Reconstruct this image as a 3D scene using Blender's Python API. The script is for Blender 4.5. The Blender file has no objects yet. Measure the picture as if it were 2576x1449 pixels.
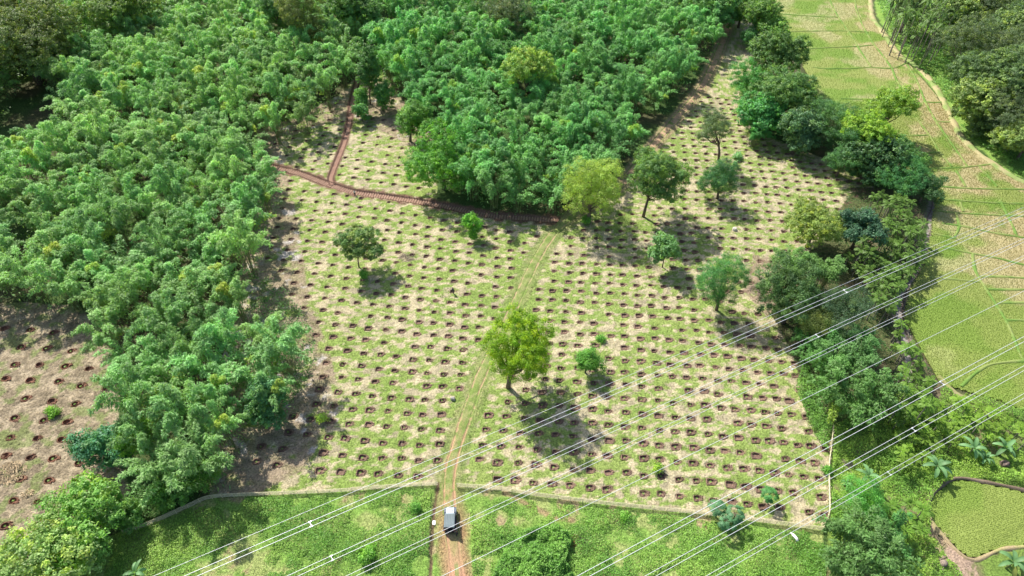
import bpy, bmesh, math, random
import numpy as np
from mathutils import Vector, Matrix
random.seed(7)
R = math.radians
SC = bpy.context.scene
COL = SC.collection
# ------------------------------------------------------------------ camera
CAMH = 97.5
cam = bpy.data.objects.new('camera', bpy.data.cameras.new('camera'))
COL.objects.link(cam)
cam.location = (0, 0, CAMH); cam.rotation_euler = (R(45), 0, 0)
cam.data.lens = 24; cam.data.sensor_width = 36
cam.data.clip_start = 0.5; cam.data.clip_end = 3000
SC.camera = cam
# ------------------------------------------------------------------ light
SUN_AZ, SUN_EL = R(-38.5), R(47)
SV = Vector((math.sin(SUN_AZ)*math.cos(SUN_EL), math.cos(SUN_AZ)*math.cos(SUN_EL), math.sin(SUN_EL)))
W = bpy.data.worlds.new('World'); SC.world = W; W.use_nodes = True
nt = W.node_tree
sky = nt.nodes.new('ShaderNodeTexSky'); sky.sky_type = 'NISHITA'; sky.sun_disc = False
sky.sun_elevation = SUN_EL; sky.sun_rotation = SUN_AZ; sky.air_density = 1.0; sky.dust_density = 2.0
bg = nt.nodes['Background']; bg.inputs[1].default_value = 0.115
nt.links.new(sky.outputs[0], bg.inputs[0])
sl = bpy.data.lights.new('sun', 'SUN'); sl.energy = 4.6; sl.angle = R(0.6); sl.color = (1.0, 0.955, 0.88)
so = bpy.data.objects.new('sun', sl); COL.objects.link(so); so.location = (-60, 80, 150)
so.rotation_euler = SV.to_track_quat('Z', 'Y').to_euler()
SC.view_settings.view_transform = 'Standard'; SC.view_settings.look = 'None'
SC.view_settings.exposure = 0.75; SC.view_settings.gamma = 1.0
SC.render.engine = 'CYCLES'
SC.cycles.max_bounces = 5; SC.cycles.diffuse_bounces = 3; SC.cycles.transmission_bounces = 3; SC.cycles.glossy_bounces = 2
# ------------------------------------------------------------------ surveying helpers
F = 1717.3; UC, VC = 1288.0, 724.5; S45 = math.sqrt(.5)
def at(u, v, z=0.0):
    """point on the level plane z seen at survey coordinate (u, v)"""
    dx = (u-UC)/F; dv = (v-VC)/F
    t = (CAMH-z)/(S45*(1+dv))
    return t*dx, t*S45*(1-dv)
def proj(X, Y, Z=0.0):
    D = CAMH-Z
    depth = S45*(Y+D); dn = S45*(D-Y)
    return UC+F*X/depth, VC+F*dn/depth
def ppm(u, v, z=0.0):
    dv = (v-VC)/F
    return F/((CAMH-z)/(S45*(1+dv)))
def hgt(Y0, v):
    """height above a base at forward distance Y0 that is seen at v"""
    k = (v-VC)/F          # dn = k*depth -> D-Y = k(Y+D)
    D = Y0*(1+k)/(1-k)
    return CAMH-D
def inpoly(u, v, P):
    P = np.asarray(P, float); ins = np.zeros(np.shape(u), bool)
    n = len(P)
    for i in range(n):
        x1, y1 = P[i]; x2, y2 = P[(i+1) % n]
        if y1 == y2: continue
        c = ((y1 > v) != (y2 > v)) & (u < (x2-x1)*(v-y1)/(y2-y1)+x1)
        ins ^= c
    return ins
def dline(X, Y, pts):
    d = np.full(np.shape(X), 1e9)
    for (ax, ay), (bx, by) in zip(pts[:-1], pts[1:]):
        vx, vy = bx-ax, by-ay; L2 = vx*vx+vy*vy+1e-9
        t = np.clip(((X-ax)*vx+(Y-ay)*vy)/L2, 0, 1)
        d = np.minimum(d, np.hypot(X-ax-t*vx, Y-ay-t*vy))
    return d
_T = np.random.RandomState(3).rand(256, 256)
def vn(x, y, s=0):
    x = np.asarray(x, float)+s*17.31; y = np.asarray(y, float)+s*9.77
    xi = np.floor(x).astype(int); yi = np.floor(y).astype(int)
    fx = x-xi; fy = y-yi; fx = fx*fx*(3-2*fx); fy = fy*fy*(3-2*fy)
    a = _T[xi & 255, yi & 255]; b = _T[(xi+1) & 255, yi & 255]
    c = _T[xi & 255, (yi+1) & 255]; d = _T[(xi+1) & 255, (yi+1) & 255]
    return (a*(1-fx)+b*fx)*(1-fy)+(c*(1-fx)+d*fx)*fy
def fbm(x, y, s=0, o=4):
    t = 0; a = .5; n = 0
    for k in range(o):
        t = t+a*vn(x*2**k, y*2**k, s+k*3); n += a; a *= .5
    return t/n
def sst(e0, e1, x):
    t = np.clip((x-e0)/(e1-e0), 0, 1); return t*t*(3-2*t)
# ------------------------------------------------------------------ materials
def mat(name, rough=.8, **k):
    m = bpy.data.materials.new(name); m.use_nodes = True
    b = m.node_tree.nodes['Principled BSDF']; b.inputs['Roughness'].default_value = rough
    for a, c in k.items(): b.inputs[a.replace('_', ' ')].default_value = c
    return m, m.node_tree, b
def noise_node(n, scale, detail=4, coord='Object'):
    tc = n.nodes.new('ShaderNodeTexCoord'); t = n.nodes.new('ShaderNodeTexNoise')
    t.inputs['Scale'].default_value = scale; t.inputs['Detail'].default_value = detail
    n.links.new(tc.outputs[coord], t.inputs['Vector']); return t
def ramp(n, src, stops):
    r = n.nodes.new('ShaderNodeValToRGB'); e = r.color_ramp.elements
    while len(e) < len(stops): e.new(.5)
    for i, (p, c) in enumerate(stops): e[i].position = p; e[i].color = (*c, 1)
    n.links.new(src, r.inputs[0]); return r
def mul(n, a, b, fac=1.0):
    m = n.nodes.new('ShaderNodeMix'); m.data_type = 'RGBA'; m.blend_type = 'MULTIPLY'
    m.inputs[0].default_value = fac
    n.links.new(a, m.inputs[6])
    if isinstance(b, tuple): m.inputs[7].default_value = (*b, 1)
    else: n.links.new(b, m.inputs[7])
    return m.outputs[2]
def bump(n, b, src, dist, strength=1.0):
    u = n.nodes.new('ShaderNodeBump'); u.inputs['Distance'].default_value = dist; u.inputs['Strength'].default_value = strength
    n.links.new(src, u.inputs['Height']); n.links.new(u.outputs[0], b.inputs['Normal'])
def soil_like(name, scale=6., dist=.08, var=((.55,)*3, (1.35,)*3), rough=.95):
    m, n, b = mat(name, rough); b.inputs['Specular IOR Level'].default_value = .15
    a = n.nodes.new('ShaderNodeAttribute'); a.attribute_name = 'tone'
    t = noise_node(n, scale, 5); r = ramp(n, t.outputs['Fac'], [(.3, var[0]), (.7, var[1])])
    n.links.new(mul(n, a.outputs['Color'], r.outputs[0]), b.inputs['Base Color'])
    t2 = noise_node(n, scale*1.7, 4); bump(n, b, t2.outputs['Fac'], dist)
    return m
M_GROUND = soil_like('ground_cover', 3.2, .16)
M_PADDY = soil_like('paddy_soil', 5.0, .05, ((.75,)*3, (1.2,)*3), .8)
M_PATH = soil_like('bare_earth', 5.0, .06, ((.7,)*3, (1.25,)*3))
def leafy(name, rough=.5, transl=.3, spec=.35):
    """leaf surface: the tone attribute varies every leaf, the object's own colour tints the plant"""
    m, n, b = mat(name, rough); b.inputs['Specular IOR Level'].default_value = spec
    a = n.nodes.new('ShaderNodeAttribute'); a.attribute_name = 'tone'
    oi = n.nodes.new('ShaderNodeObjectInfo')
    c = mul(n, a.outputs['Color'], oi.outputs['Color'])
    n.links.new(c, b.inputs['Base Color'])
    tr = n.nodes.new('ShaderNodeBsdfTranslucent')
    n.links.new(mul(n, c, (1.35, 1.45, .5)), tr.inputs['Color'])
    mx = n.nodes.new('ShaderNodeMixShader'); mx.inputs[0].default_value = transl
    n.links.new(b.outputs[0], mx.inputs[1]); n.links.new(tr.outputs[0], mx.inputs[2])
    n.links.new(mx.outputs[0], n.nodes['Material Output'].inputs['Surface'])
    return m
M_LEAF = leafy('foliage', .5, .35, .3); M_BAMB = leafy('bamboo_leaves', .5, .33, .35); M_GRASS = leafy('grass_blades', .7, .25, .15)
def plain(name, c, rough=.8, sc=4., v=.25, **k):
    m, n, b = mat(name, rough, **k)
    t = noise_node(n, sc, 5); r = ramp(n, t.outputs['Fac'], [(.3, tuple(x*(1-v) for x in c)), (.7, tuple(min(1, x*(1+v)) for x in c))])
    n.links.new(r.outputs[0], b.inputs['Base Color']); return m
M_BARK = plain('bark', (.13, .10, .075), .95, 3., .5)
M_CULM = plain('bamboo_culm', (.16, .19, .07), .6, 2., .4)
M_PALMT = plain('palm_trunk', (.22, .2, .16), .9, 3., .3)
M_SPLIT = plain('split_bamboo', (.62, .56, .36), .7, 6., .25)
M_DEAD = plain('dead_wood', (.23, .18, .14), .95, 5., .5)
M_HUSK = plain('dry_husks', (.52, .40, .24), .9, 3., .4)
M_WIRE = plain('aluminium_wire', (.72, .73, .74), .45, 5., .05, Metallic=.25)
M_ROCK = plain('rock', (.33, .31, .27), .9, 2.5, .3)
M_PALE = plain('pale_rock', (.6, .55, .48), .9, 2.5, .2)
M_STONE2 = plain('brown_rock', (.14, .10, .085), .95, 3, .4)
M_SACK = plain('white_sack', (.8, .79, .76), .6, 6, .08)
M_TREAD = plain('trodden_earth', (.25, .135, .095), .95, 5, .25)
# ------------------------------------------------------------------ mesh helpers
def tag(o, label=None, cat=None, group=None, kind=None):
    if label: o['label'] = label
    if cat: o['category'] = cat
    if group: o['group'] = group
    if kind: o['kind'] = kind
    return o
def link(name, me, m=None, parent=None, loc=None, color=None):
    o = bpy.data.objects.new(name, me); COL.objects.link(o)
    if me is not None and m is not None and not me.materials: me.materials.append(m)
    if parent is not None: o.parent = parent
    if loc is not None: o.location = loc
    if color is not None: o.color = (*color, 1)
    return o
def npmesh(name, V, Fc, tone=None, smooth=False):
    """V (n,3); Fc (m,k) index array"""
    V = np.asarray(V, np.float32); Fc = np.asarray(Fc, np.int32)
    me = bpy.data.meshes.new(name); k = Fc.shape[1]
    me.vertices.add(len(V)); me.vertices.foreach_set('co', V.ravel())
    me.loops.add(Fc.size); me.loops.foreach_set('vertex_index', Fc.ravel())
    me.polygons.add(len(Fc)); me.polygons.foreach_set('loop_start', np.arange(0, Fc.size, k, dtype=np.int32))
    if smooth: me.polygons.foreach_set('use_smooth', np.ones(len(Fc), bool))
    if tone is not None:
        a = me.attributes.new('tone', 'FLOAT_COLOR', 'POINT')
        t = np.ones((len(V), 4), np.float32); t[:, :3] = tone; a.data.foreach_set('color', t.ravel())
    me.update(calc_edges=True); return me
def nrm(a): return a/(np.linalg.norm(a, axis=-1, keepdims=True)+1e-9)
def leaves(C, D, N, L, Wd, tone):
    """diamond leaves: centres, long axes, normals"""
    D = nrm(D); s = nrm(np.cross(D, N)); L = np.asarray(L).reshape(-1, 1); Wd = np.asarray(Wd).reshape(-1, 1)
    V = np.stack([C-D*L*.5, C+s*Wd*.5-D*L*.05, C+D*L*.5, C-s*Wd*.5-D*L*.05], 1).reshape(-1, 3)
    return V, np.repeat(tone, 4, axis=0)
def leafmesh(name, V, T):
    return npmesh(name, V, np.arange(len(V)).reshape(-1, 4), T)
class MB:
    def __init__(s): s.v = []; s.f = []
    def add(s, vs, fs):
        o = len(s.v); s.v += [tuple(v) for v in vs]; s.f += [tuple(i+o for i in f) for f in fs]
    def box(s, c, d, rz=0, tilt=0):
        M = Matrix.Translation(c) @ Matrix.Rotation(rz, 4, 'Z') @ Matrix.Rotation(tilt, 4, 'X')
        vs = [M @ Vector((x*d[0]/2, y*d[1]/2, z*d[2]/2)) for x in (-1, 1) for y in (-1, 1) for z in (-1, 1)]
        s.add(vs, [(0, 1, 3, 2), (4, 6, 7, 5), (0, 4, 5, 1), (2, 3, 7, 6), (0, 2, 6, 4), (1, 5, 7, 3)])
    def tube(s, P, r, n=6, cap=True):
        P = [Vector(p) for p in P]; r = r if hasattr(r, '__len__') else [r]*len(P)
        vs = []
        for i, p in enumerate(P):
            d = (P[min(i+1, len(P)-1)]-P[max(i-1, 0)]).normalized()
            a = d.cross(Vector((0, 0, 1))) if abs(d.z) < .95 else d.cross(Vector((1, 0, 0)))
            a.normalize(); b = d.cross(a)
            for k in range(n):
                t = 2*math.pi*k/n; vs.append(p+(a*math.cos(t)+b*math.sin(t))*r[i])
        fs = [(i*n+k, i*n+(k+1) % n, (i+1)*n+(k+1) % n, (i+1)*n+k) for i in range(len(P)-1) for k in range(n)]
        if cap: fs += [tuple(range(n-1, -1, -1)), tuple((len(P)-1)*n+k for k in range(n))]
        s.add(vs, fs)
    def prism(s, prof, x0, x1):
        """profile (y,z) extruded along x"""
        n = len(prof)
        s.add([(x0, y, z) for y, z in prof]+[(x1, y, z) for y, z in prof],
              [tuple(range(n-1, -1, -1)), tuple(range(n, 2*n))]+[(i, (i+1) % n, n+(i+1) % n, n+i) for i in range(n)])
    def lathe(s, prof, c=(0, 0, 0), axis='z', n=16):
        vs = []
        for r, h in prof:
            for k in range(n):
                t = 2*math.pi*k/n; a, b = r*math.cos(t), r*math.sin(t)
                p = (a, b, h) if axis == 'z' else (h, a, b) if axis == 'x' else (a, h, b)
                vs.append((c[0]+p[0], c[1]+p[1], c[2]+p[2]))
        m = len(prof)
        s.add(vs, [(i*n+k, i*n+(k+1) % n, (i+1)*n+(k+1) % n, (i+1)*n+k) for i in range(m-1) for k in range(n)] +
              [tuple(range(n-1, -1, -1)), tuple((m-1)*n+k for k in range(n))])
    def build(s, name, m, parent=None, smooth=False, bevel=0, loc=None):
        me = bpy.data.meshes.new(name); me.from_pydata([tuple(v) for v in s.v], [], s.f)
        if smooth:
            for p in me.polygons: p.use_smooth = True
        o = link(name, me, m, parent, loc)
        if bevel:
            b = o.modifiers.new('bevel', 'BEVEL'); b.width = bevel; b.segments = 2; b.limit_method = 'ANGLE'
        return o
def empty(name, loc, rz=0):
    o = bpy.data.objects.new(name, None); COL.objects.link(o); o.location = loc; o.rotation_euler = (0, 0, rz); o.empty_display_size = .3
    return o
def dup(o, parent=None):
    c = o.copy(); COL.objects.link(c)
    if parent is not None: c.parent = parent
    for ch in o.children: dup(ch, c)
    return c
# ------------------------------------------------------------------ survey of the planting grid
LP = [(0,0,657,270),(0,1,648,338),(0,2,650,412),(0,3,640,493),(0,4,625,567),(0,5,613,642),(0,6,597,725),(0,7,603,810),(0,8,590,893),(0,9,575,977),(0,10,562,1067),(0,11,552,1157),(0,12,545,1257),(0,13,530,1357),(0,14,515,1463),(0,15,505,1561),(0,16,487,1669),(0,17,472,1787),(0,18,465,1901),(0,19,443,2016),(0,20,425,2139),
(2,6,835,755),(3,6,935,768),(4,6,1048,778),(5,6,1157,793),(1,7,708,822),(2,7,820,835),(3,7,940,848),(4,7,1043,858),(5,7,1157,872),(3,8,935,928),(5,8,1147,940),(-2,8,355,860),(-4,8,120,830),(2,13,785,1375),(3,13,905,1383),(-1,13,400,1340),(-3,13,148,1315),(2,0,855,300),(-1,0,555,250),(-3,0,345,220),(-5,0,130,190),(-6,0,20,170),(1,-1,765,213),(-2,-1,460,158),(-4,-1,245,127),(-6,-1,35,95),(-3,2,330,367),(-1,2,545,398),(2,2,870,443),(4,2,1060,480),(5,2,1170,500),(7,2,1377,520),(-1,19,300,2004),(-3,19,15,1994),(1,20,572,2146),(-2,20,132,2121),(2,16,735,1687),(-2,16,215,1647),(-3,16,75,1636)]
RP = [(0,30,1030,2149),(2,30,1310,2176),(4,30,1577,2199),(6,30,1862,2229),(8,30,2150,2254),(10,30,2430,2281),(12,30,2682,2299),(14,30,2932,2319),(16,30,3184,2359),(0,29,1050,2027),(3,29,1450,2059),(6,29,1868,2102),(8,29,2140,2139),(0,28,1065,1909),(3,28,1467,1939),(6,28,1875,1984),(12,28,2662,2064),(14,28,2907,2079),(16,28,3152,2109),(18,28,3377,2134),(20,28,3592,2167),(0,27,1083,1794),(6,27,1885,1859),(0,26,1110,1681),(3,26,1498,1717),(6,26,1895,1742),(12,26,2647,1839),(14,26,2877,1854),(16,26,3117,1874),(18,26,3352,1899),(20,26,3537,1929),(1,25,1250,1584),(6,25,1895,1646),(8,25,2148,1664),(11,25,2505,1711),(2,24,1390,1491),(5,24,1767,1526),(8,24,2140,1552),(11,24,2500,1599),(3,23,1520,1410),(5,23,1782,1420),(3,22,1540,1310),(3,20,1540,1130),(5,20,1797,1150),(8,20,2140,1175),(11,20,2475,1210),(13,20,2682,1223),(15,20,2910,1247),(3,19,1568,1050),(7,19,2030,1078),(11,19,2465,1115),(13,19,2692,1137),(16,19,3002,1165),(19,19,3297,1190),(3,18,1570,970),(7,18,2035,993),(11,18,2460,1023),(2,17,1463,886),(5,17,1800,912),(8,17,2130,925),(12,17,2550,947),(2,16,1470,820),(6,16,1912,833),(9,16,2240,847),(12,16,2545,867),(2,15,1487,747),(5,15,1810,763),(8,15,2125,768),(12,15,2545,788),(2,14,1497,672),(5,14,1805,690),(9,14,2230,700),(3,13,1607,608),(6,13,1915,627),(9,13,2205,637),(4,12,1720,543),(7,12,2015,560),(10,12,2315,577),(3,11,1617,458),(8,11,2110,500),(3,10,1633,387),(6,10,1920,422),(4,9,1735,325),(6,9,1925,352)]
UP = [(0,0,545,72),(1,0,640,78),(2,0,730,92),(3,0,820,98),(4,0,910,105),(0,1,555,140),(1,1,650,150),(2,1,735,158),(3,1,823,162),(4,1,912,172),(0,2,560,213),(1,2,655,220),(3,2,835,228),(0,3,572,280),(1,3,662,287),(2,3,752,290),(3,3,838,298),(0,4,570,358),(1,4,662,360),(-1,4,475,358),(-2,4,385,355),(-3,4,285,347),(0,5,565,440),(1,5,672,440),(2,5,760,445),(-1,5,485,432),(0,-1,540,10),(1,-1,633,17),(2,-1,735,28),(0,-2,525,-49),(1,-2,615,-44),(2,-2,698,-37),(1,-3,600,-99),(2,-3,690,-94),(3,-3,778,-86),(1,-4,597,-154),(2,-4,670,-152),(3,-4,755,-142),(4,-4,843,-137),(6,-4,1000,-116),(7,-4,1085,-106),(0,-5,490,-224),(2,-5,665,-204),(3,-5,745,-192),(5,-5,905,-176),(-5,1,97,120),(-4,1,193,128),(-5,-9,75,-440),(-5,-5,92,-240),(-5,3,97,272),(-4,3,193,275),(-3,3,290,278)]
NP = [(0,0,148,1142),(1,0,247,1158),(2,0,343,1173),(3,0,438,1188),(4,0,525,1200),(0,1,127,1207),(2,1,323,1240),(4,1,517,1270),(0,2,105,1270),(2,2,310,1303),(4,2,510,1333),(0,3,92,1343),(1,3,188,1360),(3,3,390,1390),(4,3,493,1408),(0,-1,160,1082),(1,-1,265,1093),(3,-1,458,1123),(0,-2,175,1010),(2,-2,385,1047),(-4,1,-287,1132),(-3,1,-182,1152),(-2,1,-80,1168),(-4,2,-314,1195),(-2,2,-102,1232)]
LPOLY = [(690,440),(840,482),(1100,530),(1240,556),(1372,585),(1365,612),(1312,700),(1268,790),(1222,890),(1160,1010),(1112,1100),(1100,1204),(1000,1207),(870,1212),(780,1215),(640,1205),(560,1180),(640,1130),(760,1000),(800,900),(755,780),(700,700),(650,620),(680,540)]
RPOLY = [(1420,590),(1470,570),(1560,530),(1640,530),(1700,560),(1745,590),(1760,640),(1900,690),(1885,760),(1925,815),(1990,890),(2015,980),(2045,1080),(2078,1130),(2080,1285),(2064,1312),(1900,1288),(1780,1275),(1700,1264),(1500,1242),(1300,1214),(1160,1200),(1172,1130),(1245,990),(1300,850),(1345,745),(1392,640)]
UPOLY = [(1640,372),(1700,310),(1760,255),(1808,180),(1826,125),(1840,60),(1870,60),(1880,130),(1860,200),(1850,260),(1880,320),(1940,360),(2060,400),(2150,445),(2195,490),(2140,520),(2100,560),(2030,600),(1990,650),(1900,665),(1800,640),(1745,590),(1700,560),(1640,530),(1590,500),(1600,430)]
NPOLY = [(690,330),(760,300),(850,250),(885,240),(930,290),(1000,300),(1060,370),(1050,440),(1100,500),(1000,478),(880,455),(840,440),(760,425),(690,405)]
def lattice(P, oy, ox, poly, ir, jr, deg):
    A = []; B = []
    for i, j, x, y in P:
        A.append([(i/10)**a*(j/10)**b for a in range(deg+1) for b in range(deg+1-a)])
        B.append(at(ox+x/3., oy+y/3.))
    c, *_ = np.linalg.lstsq(np.array(A), np.array(B), rcond=None)
    out = []
    for i in range(*ir):
        for j in range(*jr):
            q = np.array([(i/10)**a*(j/10)**b for a in range(deg+1) for b in range(deg+1-a)]) @ c
            u, v = proj(q[0], q[1])
            if inpoly(np.array([u]), np.array([v]), poly)[0]: out.append((q[0]+random.uniform(-.22, .22), q[1]+random.uniform(-.2, .2)))
    return out
TRACK = [at(*p) for p in [(1165,1560),(1150,1449),(1137,1330),(1130,1250),(1133,1180),(1165,1070),(1210,945),(1262,840),(1305,745),(1348,655),(1385,595),(1425,555),(1500,505),(1560,465),(1640,370),(1700,300),(1758,232),(1798,155),(1822,95),(1835,50)]]
TRENCH = [at(*p) for p in [(660,412),(695,421),(750,434),(835,465),(890,482),(960,492),(1060,507),(1150,524),(1230,541),(1330,548),(1400,553)]]
GULLY = [at(*p) for p in [(835,463),(832,445),(845,410),(865,360),(878,310),(886,250),(900,200)]]
pits = []
SKIP = random.Random(77)
for args in ((LP, 483, 859, LPOLY, (-16, 12), (-3, 22), 3), (RP, 483, 859, RPOLY, (-1, 26), (5, 32), 3), (UP, 483, 1718, UPOLY, (-9, 14), (-16, 9), 2), (NP, 0, 859, NPOLY, (-7, 8), (-6, 7), 2)):
    for p in lattice(*args):
        if SKIP.random() > .03 and all((p[0]-q[0])**2+(p[1]-q[1])**2 > 2.1**2 for q in pits): pits.append(p)
PX = np.array(pits)
ok = (dline(PX[:, 0], PX[:, 1], TRACK) > 2.2) & (dline(PX[:, 0], PX[:, 1], TRENCH) > 1.7) & (dline(PX[:, 0], PX[:, 1], GULLY) > 1.6)
treebase = [at(*p) for p in [(1278,975),(903,672),(1190,595),(1668,670),(1472,935),(1800,775),(1480,560),(1618,543),(1805,497),(1808,402),(1030,352),(963,275),(912,300),(1937,1262),(1848,580)]]
ok &= np.array([min((x-a)**2+(y-b)**2 for a, b in treebase) > 1.3**2 for x, y in PX])
PX = PX[ok]
# round red pits of the small field at lower left
FP = [at(x/3., 966+y/3.) for x, y in [(110,258),(330,275),(503,287),(75,405),(277,410),(462,420),(40,540),(225,555),(400,563),(592,597),(155,715),(367,728),(565,745),(757,765),(100,880),(285,890),(40,1070),(255,1075),(190,110),(390,130),(565,150),(740,165),(610,15),(797,30),(-60,400),(-90,640)]]
FP += [at(x/3., 483+y/3.) for x, y in [(110,1303),(297,1303),(493,1315),(667,1333),(160,1170),(350,1180),(535,1200),(40,1408),(225,1420),(440,1430),(30,1030),(225,1040),(400,1060)]]
FP = np.array(FP)
SR = np.random.RandomState(8)
PSC = SR.uniform(.78, 1.16, len(PX))*np.interp(PX[:, 1], [50, 70, 110, 150], [1.05, .96, .78, .72])
FSC = SR.uniform(.95, 1.25, len(FP))
ALLP = np.vstack([PX, FP]); ALLS = np.r_[PSC, FSC]
print('pits', len(PX), len(FP))
# ------------------------------------------------------------------ ground sheet
def axis(segs):
    out = []
    for a, b, s in segs: out += list(np.arange(a, b, s))
    return np.array(out+[segs[-1][1]])
gx = axis([(-700, -200, 25), (-200, -102, 1.6), (-102, 78, .25), (78, 200, .8), (200, 700, 25)])
gy = axis([(-60, 26, 6), (26, 36, .5), (36, 175, .26), (175, 330, 1.3), (330, 1200, 30)])
GX, GY = np.meshgrid(gx, gy)
GU, GV = proj(GX, GY)
NZ1 = fbm(GX*.9, GY*.9, 1); NZ2 = fbm(GX*.12, GY*.12, 5); NZ3 = fbm(GX*3.1, GY*3.1, 9, 2); NZ4 = fbm(GX*.35, GY*.35, 21)
H = (NZ1-.5)*.22+(NZ3-.5)*.10
inL = inpoly(GU, GV, [(640,400),(880,452),(1240,545),(1400,560),(1420,590),(1350,740),(1300,850),(1240,980),(1165,1100),(1140,1210),(1000,1216),(640,1248),(530,1250),(540,1150),(700,1000),(700,400)])
FIELD = inpoly(GU, GV, [(640,330),(760,290),(850,240),(900,190),(960,180),(1010,250),(1100,330),(1100,520),(1420,560),(1560,440),(1640,360),(1700,300),(1800,180),(1830,60),(1900,40),(1900,330),(2150,430),(2210,480),(2150,560),(1990,660),(1900,720),(1990,880),(2050,1080),(2095,1080),(2084,1200),(2085,1290),(2070,1330),(1870,1305),(1650,1278),(1350,1243),(1150,1222),(1100,1218),(860,1235),(640,1246),(530,1250),(520,1150),(560,900),(640,500)])
LOWF = inpoly(GU, GV, [(-300,780),(60,760),(200,770),(270,850),(300,950),(300,1150),(330,1240),(250,1300),(100,1420),(-60,1449),(-400,1449)])
EDGE = inpoly(GU, GV, [(640,300),(860,230),(1000,200),(1110,320),(1060,380),(880,290),(740,340),(700,370),(720,430),(740,520),(760,620),(770,700),(790,790),(830,880),(850,980),(850,1060),(800,1120),(770,1180),(650,1240),(540,1250),(500,1150),(600,700)])
LOWER = inpoly(GU, GV, [(150,1400),(310,1335),(530,1252),(860,1237),(1100,1220),(1150,1224),(1350,1246),(1650,1282),(1985,1320),(2070,1332),(2080,1600),(250,1600)])
SLOPE = inpoly(GU, GV, [(2195,-60),(2205,40),(2275,145),(2355,230),(2425,340),(2530,430),(2700,500),(3200,300),(3200,-200)])
PALMA = inpoly(GU, GV, [(2150,470),(2350,480),(2340,600),(2290,720),(2260,800),(2320,880),(2365,970),(2576,1045),(2700,1200),(2576,1235),(2470,1205),(2400,1205),(2335,1290),(2350,1340),(2440,1410),(2576,1380),(2700,1500),(2070,1600),(2085,1290),(2095,1075),(2000,900),(2000,700)])
PADDY = [(1940,-60),(1948,10),(1960,70),(1990,110),(2010,150),(2040,210),(2060,262),(2150,300),(2250,330),(2270,420),(2350,470),(2352,490),(2340,570),(2328,650),(2282,735),(2270,800),(2312,880),(2362,962),(2420,985),(2500,1005),(2640,1060),(2900,1000),(2900,560),(2640,485),(2530,432),(2470,390),(2420,338),(2390,295),(2352,232),(2300,172),(2268,145),(2230,92),(2200,42),(2190,0),(2188,-60)]
PADDY2 = [(2335,1263),(2351,1236),(2385,1209),(2418,1203),(2468,1211),(2518,1221),(2640,1250),(2700,1330),(2576,1378),(2518,1385),(2451,1409),(2411,1390),(2368,1343),(2341,1310)]
base = np.zeros(GX.shape+(3,))
def lay(mask, col):
    m = np.asarray(mask, float)[..., None]; base[:] = base*(1-m)+np.asarray(col)*m
c = lambda *a: np.array(a)
lay(np.ones(GX.shape), c(.060, .105, .028))
lay(sst(.45, .6, NZ2), c(.085, .085, .04))
# planted field: green sward with straw lying in rows between the pits
nd = np.full(GX.shape, 9.); pdx = np.zeros(GX.shape); lowering = np.zeros(GX.shape)
for k, (px, py) in enumerate(ALLP):
    i0, i1 = np.searchsorted(gx, [px-2.4, px+2.4]); j0, j1 = np.searchsorted(gy, [py-2.4, py+2.4])
    X = GX[j0:j1, i0:i1]-px; Y = GY[j0:j1, i0:i1]-py
    d = np.hypot(X, Y); s = nd[j0:j1, i0:i1]; nd[j0:j1, i0:i1] = np.minimum(s, d/max(.9, sc if 0 else ALLS[k]))
    sc = ALLS[k]; inside = (abs(X) < .53*sc) & (abs(Y) < .47*sc)
    lowering[j0:j1, i0:i1][inside] = 1
    sp = np.exp(-(((X-.8)/.5)**2+((Y-.05)/.55)**2)); pdx[j0:j1, i0:i1] = np.maximum(pdx[j0:j1, i0:i1], sp)
grass = c(.175, .265, .055); grass2 = c(.255, .315, .09); straw = c(.50, .415, .28); straw2 = c(.35, .29, .20); litter = c(.27, .205, .145); soilc = c(.15, .088, .062)
g = grass+(grass2-grass)*NZ4[..., None]*1.2
sw = fbm(GX*.75, GY*1.5, 31, 4)+.22*(NZ3-.5)+.06*np.clip(nd-1.15, -1.1, .9)+.30*(NZ2-.5)
m_straw = sst(.485, .60, sw)*.95
lay(FIELD, g); base[:] = np.where(FIELD[..., None], base, base)
st = straw2+(straw-straw2)*sst(.35, .6, NZ1)[..., None]
lay(FIELD*m_straw*.92, st)
lay(FIELD*EDGE*sst(.3, .5, fbm(GX*.5, GY*.5, 41))*.8, litter*(.7+.7*NZ1[..., None]))
whiteish = EDGE*FIELD*sst(.60, .68, fbm(GX*.3, GY*.45, 47))
lay(whiteish*sst(.45, .6, NZ1), c(.42, .38, .34))
# field at lower left: raked brown straw, little green
lf = c(.38, .31, .21)+(c(.20, .16, .105)-c(.38, .31, .21))*sst(.38, .6, NZ1*.6+NZ3*.4)[..., None]
lay(LOWF, lf); lay(LOWF*sst(.56, .66, fbm(GX*.6, GY*.6, 51))*.7, c(.16, .21, .06))
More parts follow.
